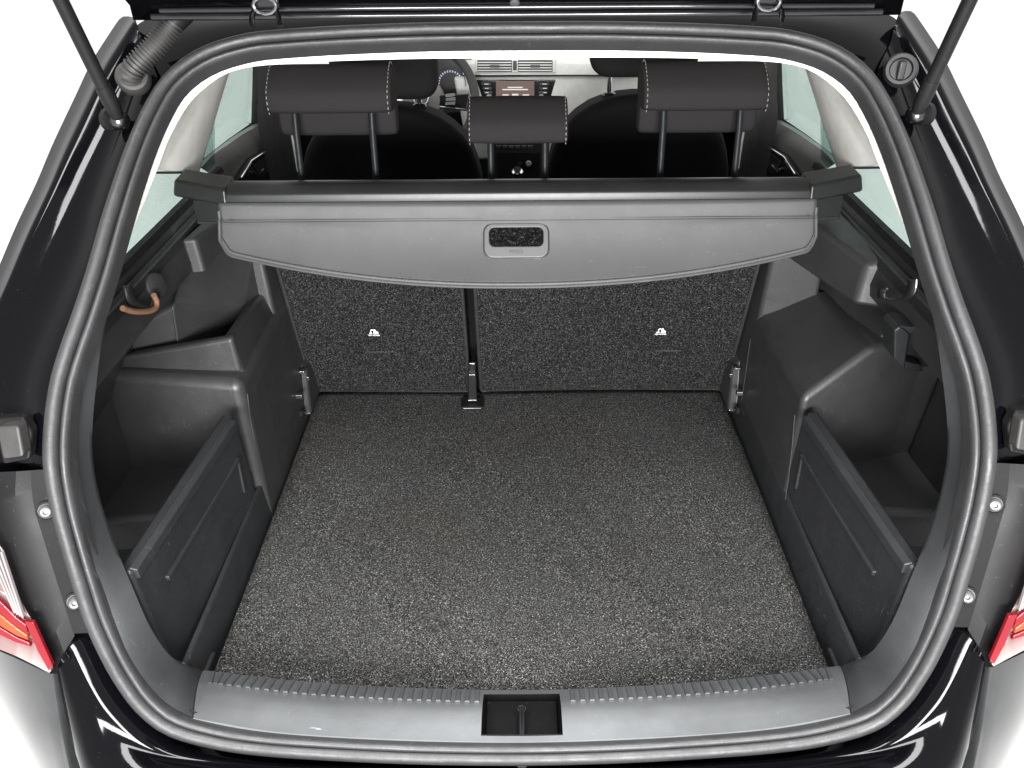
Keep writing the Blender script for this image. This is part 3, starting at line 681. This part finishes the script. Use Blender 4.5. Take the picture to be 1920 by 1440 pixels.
# ---- quarter windows, cream pillar trims, rear doors
def quarter(s):
    # glass pane, slightly leaning in towards the roof
    gl = [V(-.662, .36, 1.10), V(-.662, 1.00, 1.10), V(-.640, 1.00, 1.215), V(-.640, .44, 1.225)]
    prism('quarter_window', [mir(p, s) for p in gl], (.004 * s, 0, 0), 'glass', car, bev=0)
    # cream pillar between quarter window and rear door, rounded towards the door
    zt = 1.40
    def col(x, y, z): return mir(V(x, y, z), s)
    b = [(285, 322), (315, 322), (345, 322), (360, 322), (370, 322), (374, 322)]
    t = [(372, 175), (395, 160), (413, 148), (424, 138), (430, 130), (433, 126)]
    rb = [mir(atX(u, v, x), s) for (u, v), x in zip(b, (-.640, -.632, -.628, -.632, -.645, -.67))]
    rtp = [mir(atX(u, v, x), s) for (u, v), x in zip(t, (-.585, -.580, -.578, -.583, -.597, -.62))]
    ex = [p + (p - q) * .8 for p, q in zip(rtp, rb)]
    rows = [[p + V(0, 0, -.0) for p in rb], rtp, ex]
    first = [[r[0] + V(0, -.35, .02)] + r for r in rows]
    loft('pillar_trim', first, 'pillar', car, n=26)
    # dark lower edge of the pillar trim
    tube('pillar_edge', [p + V(-s * .002, -.002, -.001) for p in first[0]], .0022, 'trim2', car, 8)
    # rear door: trim pad, window, frame, handle
    A = [(368, 318), (385, 296), (410, 276), (440, 254), (475, 232)]; B_ = [(400, 330), (425, 306), (455, 285), (485, 264), (520, 250)]; C2 = [(440, 345), (470, 320), (500, 300), (520, 290), (532, 280)]
    D2 = [(440, 420), (470, 400), (500, 380), (520, 370), (535, 360)]
    door = loft('rear_door', [[mir(atX(u, v, -.69), s) for u, v in A], [mir(atX(u, v, -.665), s) + V(0, 0, .008) for u, v in [(378, 322), (400, 298), (428, 278), (458, 257), (495, 236)]], [mir(atX(u, v, -.65), s) for u, v in B_],
                               [mir(atX(u, v, -.655), s) for u, v in C2], [mir(atX(u, v, -.66), s) for u, v in D2]], 'doortrim', car, n=24)
    end = [atX(475, 232, -.69), atX(495, 236, -.665), atX(520, 250, -.65), atX(532, 280, -.655), atX(536, 360, -.66)]
    loft('door_end', [[mir(p, s) for p in end], [mir(p + V(-.05, .03, 0), s) for p in end]], 'dashdark', door, n=16)
    W = [(385, 300), (480, 230), (482, 122), (440, 122)]
    prism('door_window', [mir(atX(u, v, x), s) for (u, v), x in zip([(360, 318), (484, 226), (486, 100), (420, 100)], (-.70, -.70, -.655, -.655))], (.004 * s, 0, 0), 'glass', door, bev=0)
    tube('window_channel', [mir(atX(482, 100, -.652), s), mir(atX(480, 180, -.672), s), mir(atX(478, 232, -.69), s)], .010, 'black', door, 8)
    tube('window_channel', [mir(atX(385, 300, -.692), s), mir(atX(430, 264, -.692), s), mir(atX(478, 230, -.692), s)], .005, 'black', door, 8)
    h = [(445, 338), (470, 298), (515, 272), (522, 282), (512, 322), (500, 340)]
    hd = prism('door_handle', [mir(atX(u, v, -.642), s) for u, v in h], (.012 * s, 0, 0), 'satin', door, bev=.003)
    h3 = [(476, 312), (505, 284), (512, 292), (506, 318), (490, 334)]
    prism('handle_recess', [mir(atX(u, v, -.640), s) for u, v in h3], (.006 * s, 0, 0), 'black', door, bev=.001)
    tube('handle_rim', [mir(atX(u, v, -.640), s) for u, v in ((452, 334), (472, 302), (512, 276))], .0028, 'chrome', door, 8)
    tube('handle_lever', [mir(atX(u, v, -.638), s) for u, v in ((476, 322), (484, 330), (494, 318))], .003, 'chrome', door, 8)
    # B-pillar with the front belt
    loft('door_pillar', [[mir(atX(u, v, -.64), s) for u, v in ((480, 90), (484, 180), (486, 250), (530, 420))], [mir(atX(u, v, -.63), s) for u, v in ((500, 90), (508, 180), (520, 260), (555, 420))], [mir(atX(u, v, -.64), s) for u, v in ((520, 90), (535, 180), (548, 270), (575, 420))]], 'dashdark', car, n=20)
    tube('belt_strap', [mir(atY(u, v, 1.62), s) for u, v in ((528, 200), (540, 250), (552, 300), (556, 320))], .012, 'pillar', car, 6)
side(quarter)

# ================================================================== LOOSE THINGS IN THE BOOT
# ---- carpeted boot floor
fp = [(402, 1257), (600, 737), (640, 735), (974, 731)]
near = [atZ(u, v, FLZ) for u, v in ((402, 1259), (500, 1275), (633, 1287), (800, 1295), (974, 1298))]; near[-1].x = 0
nr = cr(full(near), 41)
y1 = .905
vs = []; NR = 30
for i in range(NR + 1):
    t = i / NR
    for p in nr:
        x = p.x * (1 + 0.0 * t); y = p.y + (y1 - p.y) * t
        vs.append(V(x, y, FLZ + .0015 * math.sin(x * 9 + y * 7) * (1 if 0 < i < NR else .3)))
fs = [(i * 41 + j, i * 41 + j + 1, (i + 1) * 41 + j + 1, (i + 1) * 41 + j) for i in range(NR) for j in range(40)]
bf = mesh('boot_floor_panel', vs, fs, 'carpet', None)
md = bf.modifiers.new('thick', 'SOLIDIFY'); md.thickness = .02; md.offset = -1
setp(bf, 'flat boot floor panel covered in worn grey speckled carpet', 'boot floor')
# fibres: short felt hairs lying on the carpet
def fibres(name, parent, n, pos, L, mat):
    vs, fs = [], []
    for _ in range(n):
        p, t, u_ = pos(); a = random.uniform(0, 6.283); d = (t * math.cos(a) + u_ * math.sin(a)) * random.uniform(.4, 1) * L
        nn = t.cross(u_); w_ = nn.cross(d).normalized() * .00022; h = nn * random.uniform(.0005, .002)
        i = len(vs); vs += [p - w_, p + w_, p + d + h + w_ * .5, p + d + h - w_ * .5]; fs.append((i, i + 1, i + 2, i + 3))
    o = mesh(name, vs, fs, mat, parent, smooth=False); o['kind'] = 'stuff'; return o

def floor_pos():
    y = random.uniform(.10, .90); x = random.uniform(-.478, .478); return V(x, y, FLZ + .0018), V(1, 0, 0), V(0, 1, 0)
fibres('carpet_fibres', bf, 9000, floor_pos, .006, 'fibre')
# ---- rear seat backs (narrow left, wide right) with headrests
SN = V(0, .55, .16)
def onseat(u, v, d=0): return atP(u, v, (0, .9 - d, .6), SN)
def seatback(x0, x1, label, heads):
    up_ = V(0, -.2793, .9602); nrm = V(0, -.9602, -.2793)
    base = V(0, .9, .595)
    r_ = root('rear_seat', ((x0 + x1) / 2, .98, .6), label, 'rear seat', 'folding rear seat backs')
    H = .53
    out = [(x, z) for x, z in rrect((x0 + x1) / 2, H / 2, x1 - x0, H, .012, 4)]
    f = [base + V(x, 0, 0) + up_ * z for x, z in out]
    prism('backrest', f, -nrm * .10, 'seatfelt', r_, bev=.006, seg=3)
    fp_ = lambda: (base + V(random.uniform(x0 + .006, x1 - .006), 0, 0) + up_ * random.uniform(.01, .42) + nrm * .0012, V(1, 0, 0), up_)
    fibres('felt_fibres', r_, int(7000 * (x1 - x0)), lambda: fp_(), .006, 'fibre')
    pp = [base + V(x, 0, 0) + up_ * z + nrm * .001 for x, z in rrect((x0 + x1) / 2, H / 2, x1 - x0 - .004, H - .004, .014, 4)]
    tube('piping', pp + [pp[0]], .0042, 'piping', r_, 8, caps=False)
    return r_
GAP0, GAP1 = -.118, -.094
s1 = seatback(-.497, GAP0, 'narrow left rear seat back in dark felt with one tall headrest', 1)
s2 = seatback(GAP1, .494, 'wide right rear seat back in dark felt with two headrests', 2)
# tether marks: small white child seat symbol, slit and lettering
def tether(u, v, parent):
    nrm = V(0, -.9602, -.2793); up_ = V(0, -.2793, .9602); ex = V(1, 0, 0)
    c = onseat(u, v) + nrm * .0015
    q = lambda x, z: c + ex * x + up_ * z
    tag_ = prism('tether_tag', [q(-.0125, -.012), q(.0125, -.012), q(.0125, .012), q(-.0125, .012)], nrm * .0006, 'black', parent, bev=0)
    tube('anchor_mark', [q(-.0045, -.002) + nrm * .0012, q(-.0055, .004) + nrm * .0012, q(-.002, .007) + nrm * .0012, q(.001, .005) + nrm * .0012], .0008, 'white', tag_, 6, n=10)
    prism('anchor_foot', [q(-.009, -.006), q(-.003, -.006), q(-.003, -.003), q(-.009, -.003)], nrm * .0012, 'white', tag_, bev=0)
    prism('child_seat_mark', [q(.0005, -.006), q(.010, -.006), q(.011, -.001), q(.007, .002), q(.004, .008), q(.001, .006)], nrm * .0012, 'white', tag_, bev=0)
    text('tether_lettering', 'TOP TETHER', .0045, 'white', parent, c + up_ * -.0105 + nrm * .001, ex, up_)
    y = onseat(u + 14, v + 38) + nrm * .0012
    box('tether_slit', y + V(-.028, -.001, -.0008), y + V(.030, .001, .0008), 'hose', parent, bev=.0005)
tether(700, 621, s1); tether(1239, 619, s2)

def headrest(parent, cx, w, zt, zb, pad, y=.80, posts=.072):
    # side profile (Y, z): cushion with rounded top, thicker towards the rear
    h = zt - zb
    prof = [(y - .026, zb), (y - .031, zb + h * .12), (y - .030, zb + h * .42), (y - .020, zb + h * .62), (y + .016, zt - .004), (y + .045, zt + .002), (y + .075, zt - .012), (y + .088, zb + h * .55), (y + .080, zb + h * .15), (y + .045, zb - .006), (y + .01, zb - .006)]
    c = V(0, y + .03, (zt + zb) / 2)
    rows = []
    for t, k in ((-1, .80), (-.985, .93), (-.94, .985), (-.5, 1), (0, 1), (.5, 1), (.94, .985), (.985, .93), (1, .80)):
        rows.append([V(cx + t * w / 2, c.y + (a - c.y) * k, c.z + (b - c.z) * k) for a, b in prof])
    vs, fs = grid(rows, wrap=True); n = len(prof); fs += [tuple(range(n)), tuple(range((len(rows) - 1) * n, len(rows) * n))]
    hr = mesh('headrest', vs, fs, 'leather', parent, sub=2)
    for t in (-.945, .945):
        pp = [V(cx + t * w / 2, c.y + (a - c.y) * 1.0 - .0, c.z + (b - c.z) * 1.0) for a, b in prof[:7]]
        pp = cr(pp, 33)
        for k in range(0, 32, 2):
            tube('stitch', [pp[k], pp[k + 1]], .0006, 'stitch', hr, 5)
    if pad:
        zl = zb - pad
        pr = [(y + .040, zl + .004), (y + .036, zl + .02), (y + .036, zb + .02), (y + .06, zb + .05), (y + .086, zb + .05), (y + .086, zl + .01), (y + .065, zl)]
        rows = []
        cc = V(0, y + .06, zb - pad / 2)
        for t, k in ((-1, .7), (-.97, .92), (-.9, 1), (0, 1), (.9, 1), (.97, .92), (1, .7)):
            rows.append([V(cx + t * w * .49, cc.y + (a - cc.y) * k, cc.z + (b - cc.z) * k) for a, b in pr])
        vs, fs = grid(rows, wrap=True); n = len(pr); fs += [tuple(range(n)), tuple(range((len(rows) - 1) * n, len(rows) * n))]
        mesh('headrest_lower_pad', vs, fs, 'leather', hr, sub=2)
    for d in (-posts, posts):
        tube('headrest_post', [(cx + d, y + .012, zb + .02), (cx + d, y - .002, zb - .04), (cx + d, y - .02, 1.08)], .0062, 'post', hr, 14)
    return hr
headrest(s1, -.346, .232, 1.358, 1.282, .062)
headrest(s2, .346, .232, 1.358, 1.282, .062)
headrest(s2, 0, .190, 1.298, 1.224, 0, posts=.052)

# ---- seat hinges and latches at the floor, belt buckle in the gap
def brackets(s):
    for i, (u, v, w_, h_) in enumerate(((566, 696, .014, .006), (574, 708, .016, .010), (562, 742, .014, .010), (577, 773, .016, .004))):
        p = mir(atX(u, v, -.488), s)
        box('seat_hinge_clip', p + V(-w_ / 2, -.006, -h_ / 2), p + V(w_ / 2, .006, h_ / 2), 'zinc', lt if s < 0 else rt, bev=.0015)
    q = mir(atX(568, 775, -.487), s)
    lathe('hinge_eye', q, (-s, -.2, .1), [(.009, -.004), (.009, .003), (.005, .004), (.004, .0)], 'black', lt if s < 0 else rt, 20)
    hexa('seat_hinge_cover', [mir(p, s) for p in [V(-.50, .79, .60), V(-.50, .83, .72), V(-.50, .93, .60), V(-.50, .90, .72), V(-.478, .80, .60), V(-.484, .84, .70), V(-.478, .93, .60), V(-.484, .90, .70)]], 'trim', lt if s < 0 else rt, .006, 3)
side(brackets)
bu = root('belt_buckle', tuple(atZ(886, 757, FLZ)), 'black centre belt strap and latch standing in the seat gap', 'seat belt')
p = atZ(886, 762, FLZ + .004); box('buckle_base', p + V(-.026, -.012, -.003), p + V(.026, .03, .006), 'satin', bu, bev=.003)
box('base_edge', p + V(-.020, -.0135, .0015), p + V(.020, -.0115, .0035), 'zinc', bu, bev=.0005)
a = atZ(886, 754, FLZ + .01); b = onseat(885, 700, .035)
d = (b - a)
hexa('strap_sleeve', [a + V(-.010, .004, 0), b + V(-.009, .004, 0), a + V(-.010, .012, 0), b + V(-.009, .012, 0), a + V(.010, .004, 0), b + V(.009, .004, 0), a + V(.010, .012, 0), b + V(.009, .012, 0)], 'satin', bu, .002, 2)
b2 = onseat(885, 683, .035)
tg2 = hexa('latch_tongue', [b + V(-.007, .004, -.002), b2 + V(-.008, .004, 0), b + V(-.007, .012, -.002), b2 + V(-.008, .012, 0), b + V(.007, .004, -.002), b2 + V(.008, .004, 0), b + V(.007, .012, -.002), b2 + V(.008, .012, 0)], 'zinc', bu, .003, 3)
box('sleeve_clip', a + V(-.010, -.002, .004), a + V(.010, .003, .007), 'zinc', bu, bev=.0006)
box('sleeve_clip', b + V(-.007, -.001, -.006), b + V(.007, .003, -.003), 'zinc', bu, bev=.0006)
# black strip standing in for the cabin darkness in the gap between the seats
box('seat_gap_shade', (-.125, .985, .6), (-.085, 1.0, 1.04), 'black', car, bev=.001)

# ---- roller luggage cover
lc = root('luggage_cover', (0, .70, 1.177), 'retracted grey roller luggage cover hanging across the top of the boot', 'luggage cover')
YC = .70
cz = atY(974, 345, YC).z
Lx, Rx = -.540, .538
def cassette_sec(x):
    pts = [(-.036, -.030), (-.038, -.006), (-.034, .008), (-.022, .017), (0, .020), (.022, .015), (.032, .002), (.030, -.028)]
    return [V(x, YC + a, cz - .012 + b) for a, b in pts]
rows = [cassette_sec(x) for x in (Lx, Lx + .2, 0, Rx - .2, Rx)]
vs, fs = grid(rows, wrap=True); n = 8; fs += [tuple(range(n)), tuple(range(4 * n, 5 * n))]
cas = mesh('cassette', vs, fs, 'caseblack', lc, bev=.003, seg=2)
# fabric panel: flap with curved lower edge, slightly bowed
def flap_low(x):      # lower edge row in the photo
    ax = abs(x) / .54; return -1 if ax > 1 else ax
FT = V(0, YC - .040, cz - .018)
ed = V(0, -.53, -.848)            # down along the flap
lens = []
def flaplen(x):
    ax = min(1, abs(x) / .540)
    base = .155 - .066 * ax ** 2.1
    if ax > .962: base -= .024 * ((ax - .962) / .038) ** 2.4
    return base
NX, NV = 150, 14; vs = []
for j in range(NV + 1):
    for i in range(NX + 1):
        x = Lx + (Rx - Lx) * i / NX; x = x * (1 + .004 * j / NV)
        L_ = flaplen(x); t = j / NV * L_
        bow = -.012 * math.sin(math.pi * min(1, t / .17)) + .0015 * math.sin(x * 11 + 1) * t / .15
        fold = -.003 * math.exp(-((t - .026) / .004) ** 2)
        vs.append(FT + V(x, 0, 0) + ed * t + V(0, -.848, .53) * (bow + fold))
fs = [(j * (NX + 1) + i, j * (NX + 1) + i + 1, (j + 1) * (NX + 1) + i + 1, (j + 1) * (NX + 1) + i) for j in range(NV) for i in range(NX)]
fn = V(0, -.848, .53)
flap = mesh('cover_panel', vs, fs, 'cover', lc, solid=.004)
low = [vs[NV * (NX + 1) + i] for i in range(NX + 1)]
edge = [vs[j * (NX + 1)] for j in range(3, NV)] + low + [vs[j * (NX + 1) + NX] for j in range(NV - 1, 2, -1)]
tube('edge_piping', edge, .0032, 'cover', flap, 8)
tube('edge_stitch', [e_ + (V(0, .53, .848) * .0065 + fn * .0032) + V(-.008 * e_.x, 0, 0) for e_ in edge[2:-2]], .0009, 'piping', flap, 6)
for t in (.030, .034):
    tube('fold_stitch', [FT + V(x, 0, 0) + ed * t + fn * (.0023 - .012 * math.sin(math.pi * t / .17) - .003 * math.exp(-((t - .026) / .004) ** 2)) for x in [Lx + (Rx - Lx) * k / 40 for k in range(41)]], .0006, 'piping', flap, 6)
# handle with the PRESS lettering
hc = atP(968, 452, FT - fn * .008, fn)
hxv, hzv = V(1, 0, 0), V(0, .53, .848)
hp = lambda x, z, h=0: hc + hxv * x + hzv * z + fn * h
OUT = rrect(0, 0, .116, .062, .016, 6); INR = rrect(0, .007, .098, .034, .010, 6)
hd = frame_ring('pull_handle', [hp(x, z, .000) for x, z in OUT], [hp(x, z, .000) for x, z in INR], fn * .005, 'handle', lc, bev=.002, seg=2)
prism('handle_opening', [hp(x, z, .0005) for x, z in rrect(0, .007, .100, .036, .010, 5)], fn * .0012, 'shadefelt', hd, bev=0)  # dark sheet painted as the shaded hole
o2 = [hp(x, z, .001) for x, z in rrect(0, 0, .118, .064, .017, 6)]
tube('handle_outline', o2 + [o2[0]], .0012, 'piping', hd, 6, caps=False)
text('press_lettering', 'PRESS', .0098, 'trim', hd, hp(0, -.0205, .0052), hxv, hzv, .0003)
# end caps and brackets
def endcap(s):
    ec = hexa('end_cap', [mir(p, s) for p in [V(-.628, YC - .022, cz - .012), V(-.622, YC - .015, cz + .018), V(-.628, YC + .055, cz - .010), V(-.622, YC + .045, cz + .020),
                                             V(-.525, YC - .042, cz - .026), V(-.525, YC - .036, cz + .006), V(-.525, YC + .034, cz - .026), V(-.525, YC + .026, cz + .010)]], 'caseblack', lc, .006, 3)
    hexa('bracket_block', [mir(p, s) for p in [V(-.590, YC - .035, cz - .055), V(-.590, YC - .030, cz - .016), V(-.590, YC + .03, cz - .055), V(-.590, YC + .03, cz - .016), V(-.528, YC - .040, cz - .058), V(-.535, YC - .035, cz - .014), V(-.528, YC + .03, cz - .058), V(-.535, YC + .03, cz - .014)]], 'caseblack', ec, .003, 2)
    box('bracket_foot', mir(V(-.575, YC - .02, cz - .066), s) - V(.02, 0, 0), mir(V(-.575, YC + .03, cz - .057), s) + V(.02, 0, 0), 'trim2', ec, bev=.002)
side(endcap)

# ================================================================== CABIN
# ---- dashboard
YD = 2.37
def Dp(u, v, dy=0): return atY(u, v, YD + dy)
rows = [[Dp(u, v, d) for u in (868, 905, 940, 974, 1090, 1250, 1390)] for v, d in ((40, .25), (85, .12), (112, .02), (120, 0), (140, -.005))]
dash = loft('dashboard', rows, 'dash', car, n=30)
prism('dash_lower', [Dp(850, 145), Dp(1390, 141), Dp(1390, 240, -.02), Dp(1100, 250, -.02), Dp(1060, 300, -.05), Dp(880, 300, -.05)], (0, .05, 0), 'dash', dash, bev=.012)
box('dash_slot', Dp(880, 143, -.014), Dp(1300, 139, .01), 'black', dash, bev=.001)
# air vents
def pxrect(u0, v0, u1, v1, dy): return [Dp(u0, v0, dy), Dp(u1, v0, dy), Dp(u1, v1, dy), Dp(u0, v1, dy)]
prism('vent_frame', pxrect(890, 110, 1043, 138, -.012), (0, .012, 0), 'dash', dash, bev=.006)
for (u0, u1) in ((895, 960), (971, 1036)):
    ve = prism('air_vent', pxrect(u0, 113, u1, 135, -.0145), (0, .003, 0), 'black', dash, bev=.001)
    for k in range(4):
        v = 116 + k * 5
        prism('vent_slat', pxrect(u0 + 1, v, u1 - 1, v + 2.2, -.0165), (0, .002, 0), 'dash', dash, bev=0)
    prism('vent_tab', pxrect((u0 + u1) / 2 - 9, 122, (u0 + u1) / 2 + 9, 127, -.019), (0, .003, 0), 'dashdark', dash, bev=.001)
prism('hazard_switch', pxrect(962, 114, 969, 132, -.016), (0, .003, 0), 'dashdark', dash, bev=.001)
# radio unit
prism('radio_fascia', [Dp(893, 150, -.008), Dp(1042, 150, -.008), Dp(1032, 186, -.014), Dp(905, 186, -.014)], (0, .01, 0), 'gloss', dash, bev=.003)
sr = prism('radio_screen', pxrect(930, 152, 1002, 183, -.016), (0, .004, 0), 'screen', dash, bev=.001)
for (u0, v0, u1, v1) in ((952, 163, 980, 165), (942, 167, 990, 169), (942, 177, 954, 179), (960, 176, 972, 179), (980, 177, 992, 179)):
    prism('screen_line', pxrect(u0, v0, u1, v1, -.0175), (0, .001, 0), 'screentext', dash, bev=0)
for k in range(3):
    for u0, u1 in ((903, 921), (1012, 1030)):
        prism('radio_button', pxrect(u0 + k * (2 if u0 < 950 else -1), 155 + k * 8, u1 + k * (1 if u0 < 950 else -2), 160 + k * 8, -.016), (0, .003, 0), 'dashdark', dash, bev=.001)
        prism('button_print', pxrect(u0 + 5 + k, 157 + k * 8, u1 - 5, 158.3 + k * 8, -.0168), (0, .001, 0), 'white', dash, bev=0)
for u in (917, 1015):
    lathe('radio_knob', Dp(u, 182, -.02), (0, -1, .3), [(.011, -.005), (.011, .01), (.009, .012)], 'chrome', dash, 20)
# centre console
cs = prism('centre_console', [atY(u, v, 2.20) for u, v in ((915, 240), (1030, 240), (1030, 360), (915, 360))], (0, .25, 0), 'dashdark', car, bev=.01)
for k in range(6): prism('climate_key', [atY(u, v, 2.19) for u, v in ((930 + k * 12, 273), (939 + k * 12, 273), (939 + k * 12, 278), (930 + k * 12, 278))], (0, .004, 0), 'zinc', cs, bev=.001)
prism('console_tray', [atY(u, v, 2.19) for u, v in ((932, 286), (1012, 286), (1012, 340), (932, 340))], (0, .004, 0), 'black', cs, bev=.002)
lathe('power_socket', atY(991, 307, 2.18), (0, -1, .4), [(.0105, -.004), (.0105, .002), (.0075, .003), (.007, -.002)], 'zinc', cs, 20)
prism('usb_port', [atY(u, v, 2.185) for u, v in ((971, 304), (979, 304), (979, 309), (971, 309))], (0, .002, 0), 'hose', cs, bev=0)
gk = lathe('gear_knob', atY(970, 326, 1.98), (0, -.5, 1), [(.010, -.05), (.014, -.03), (.021, -.012), (.022, .004), (.019, .014), (.012, .019)], 'chrome', car, 22)
lathe('knob_badge', atY(970, 326, 1.98) + V(0, -.010, .019), (0, -.5, 1), [(.013, -.002), (.013, .0015)], 'black', gk, 18)
# instrument cluster
prism('instrument_hood', [Dp(u, v, .02) for u, v in ((640, 60), (860, 60), (905, 150), (880, 210), (640, 230))], (0, .04, 0), 'dashdark', dash, bev=.006)
gc = Dp(845, 157, -.004)
for k in range(21):
    a = R(215 - k * 12.5); r0_, r1_ = .040, .047
    d_ = V(math.cos(a), 0, math.sin(a)); n_ = V(-math.sin(a), 0, math.cos(a)) * .0018
    prism('gauge_tick', [gc + d_ * r0_ - n_, gc + d_ * r1_ - n_, gc + d_ * r1_ + n_, gc + d_ * r0_ + n_], (0, .001, 0), 'gaugelight', dash, bev=0)
tube('gauge_ring', [gc + V(.055 * math.cos(R(k * 10 - 30)), 0, .055 * math.sin(R(k * 10 - 30))) for k in range(25)], .0016, 'steel', dash, 6)
prism('info_display', [Dp(u, v, .0) for u, v in ((790, 140), (816, 140), (816, 168), (790, 168))], (0, .002, 0), 'black', dash, bev=0)
tube('display_frame', [Dp(u, v, -.003) for u, v in ((790, 139), (817, 139), (817, 168), (790, 168))], .0012, 'gaugelight', dash, 5)
prism('display_figure', [Dp(u, v, -.002) for u, v in ((806, 150), (811, 148), (812, 160), (806, 161))], (0, .001, 0), 'gaugelight', dash, bev=0)
# steering wheel
yw = 2.16
wc = atY(790, 186, yw); wn = V(0, -.90, .42).normalized(); we = V(1, 0, 0); wu = wn.cross(we) * -1
if wu.z < 0: wu = -wu
wp = lambda a, r, h=0: wc + (we * math.cos(R(a)) + wu * math.sin(R(a))) * r + wn * h
swr = (atY(887, 160, yw) - wc).length
sw = root('steering_wheel', tuple(wc), 'dark leather steering wheel with round badge behind left front headrest', 'steering wheel')
tube('rim', [wp(k * 7.5, swr) for k in range(49)], .016, 'dashdark', sw, 14, caps=False)
lathe('hub', wc - wn * .02, wn, [(.078, -.02), (.080, .0), (.070, .018), (.04, .028), (.02, .030)], 'hub', sw, 30)
prism('spoke', [wp(14, .06), wp(6, swr), wp(-12, swr), wp(-22, .06)], -wn * .02, 'gloss', sw, bev=.005)
prism('spoke', [wp(166, .06), wp(174, swr), wp(192, swr), wp(202, .06)], -wn * .02, 'gloss', sw, bev=.005)
tube('spoke_trim', [wp(-24, .07, .006), wp(-14, swr * .86, .006), wp(4, swr * .9, .006)], .004, 'chrome', sw, 8)
tube('badge_ring', [wp(k * 15, .026, .012) for k in range(25)], .0032, 'chrome', sw, 8, caps=False)
for ang, r0_, r1_ in ((20, -.016, .020), (60, -.012, .016), (100, -.012, .014)):
    tube('badge_feather', [wp(ang, r0_, .012), wp(ang + 18, r1_, .012)], .0028, 'chrome', sw, 6)
for k in range(3):
    prism('wheel_button', [wp(10 - k * 9, .085, .004), wp(9 - k * 7, .118, .004), wp(4 - k * 7, .118, .004), wp(3 - k * 9, .085, .004)], wn * .004, 'zinc', sw, bev=.001)

# ---- front seats
def front_seat(s, cx, y, label, zc, hb, hw):
    r_ = root('front_seat', (cx, y, .4), label, 'front seat', 'pair of front seats')
    W_ = .262
    def outl(z): return
    pts = [(-W_, .30), (-W_ * 1.02, .70), (-W_ * .97, .82), (-W_ * .82, .90), (-W_ * .55, .955), (-W_ * .25, .978), (0, .982), (W_ * .25, .978), (W_ * .55, .955), (W_ * .82, .90), (W_ * .97, .82), (W_ * 1.02, .70), (W_, .30)]
    pts = [(p.x, p.z) for p in cr([V(a, 0, b) for a, b in pts], 40)]
    P = [V(cx + a, y, zc - .982 + b) for a, b in pts]
    prism('seat_back', P, (0, .13, 0), 'seatcloth', r_, bev=.035, seg=6)
    prism('map_pocket', [V(cx + a * .86, y - .006, zc - .982 + min(b, .68)) for a, b in pts if b < .9], (0, .01, 0), 'black', r_, bev=.003)
    hz0 = hb
    hr = rrect(0, hz0 + .11, hw, .22, .05, 6)
    prism('headrest', [V(cx + a, y + .03, b) for a, b in hr], (0, .09, 0), 'leather', r_, bev=.03, seg=5)
    for d in (-.092, .092):
        tube('headrest_post', [V(cx + d, y + .07, zc - .04), V(cx + d, y + .07, hz0 + .03)], .0065, 'chrome', r_, 12)
        lathe('post_collar', V(cx + d, y + .066, zc - .012), (0, -.15, 1), [(.021, -.008), (.021, .004), (.016, .008), (.009, .010)], 'gloss', r_, 20)
    return r_
front_seat(-1, -.372, 1.58, 'left front seat with steering wheel ahead of it', 1.100, 1.112, .30)
front_seat(1, .352, 1.58, 'right front seat with raised headrest on one visible chrome post', 1.128, 1.168, .30)
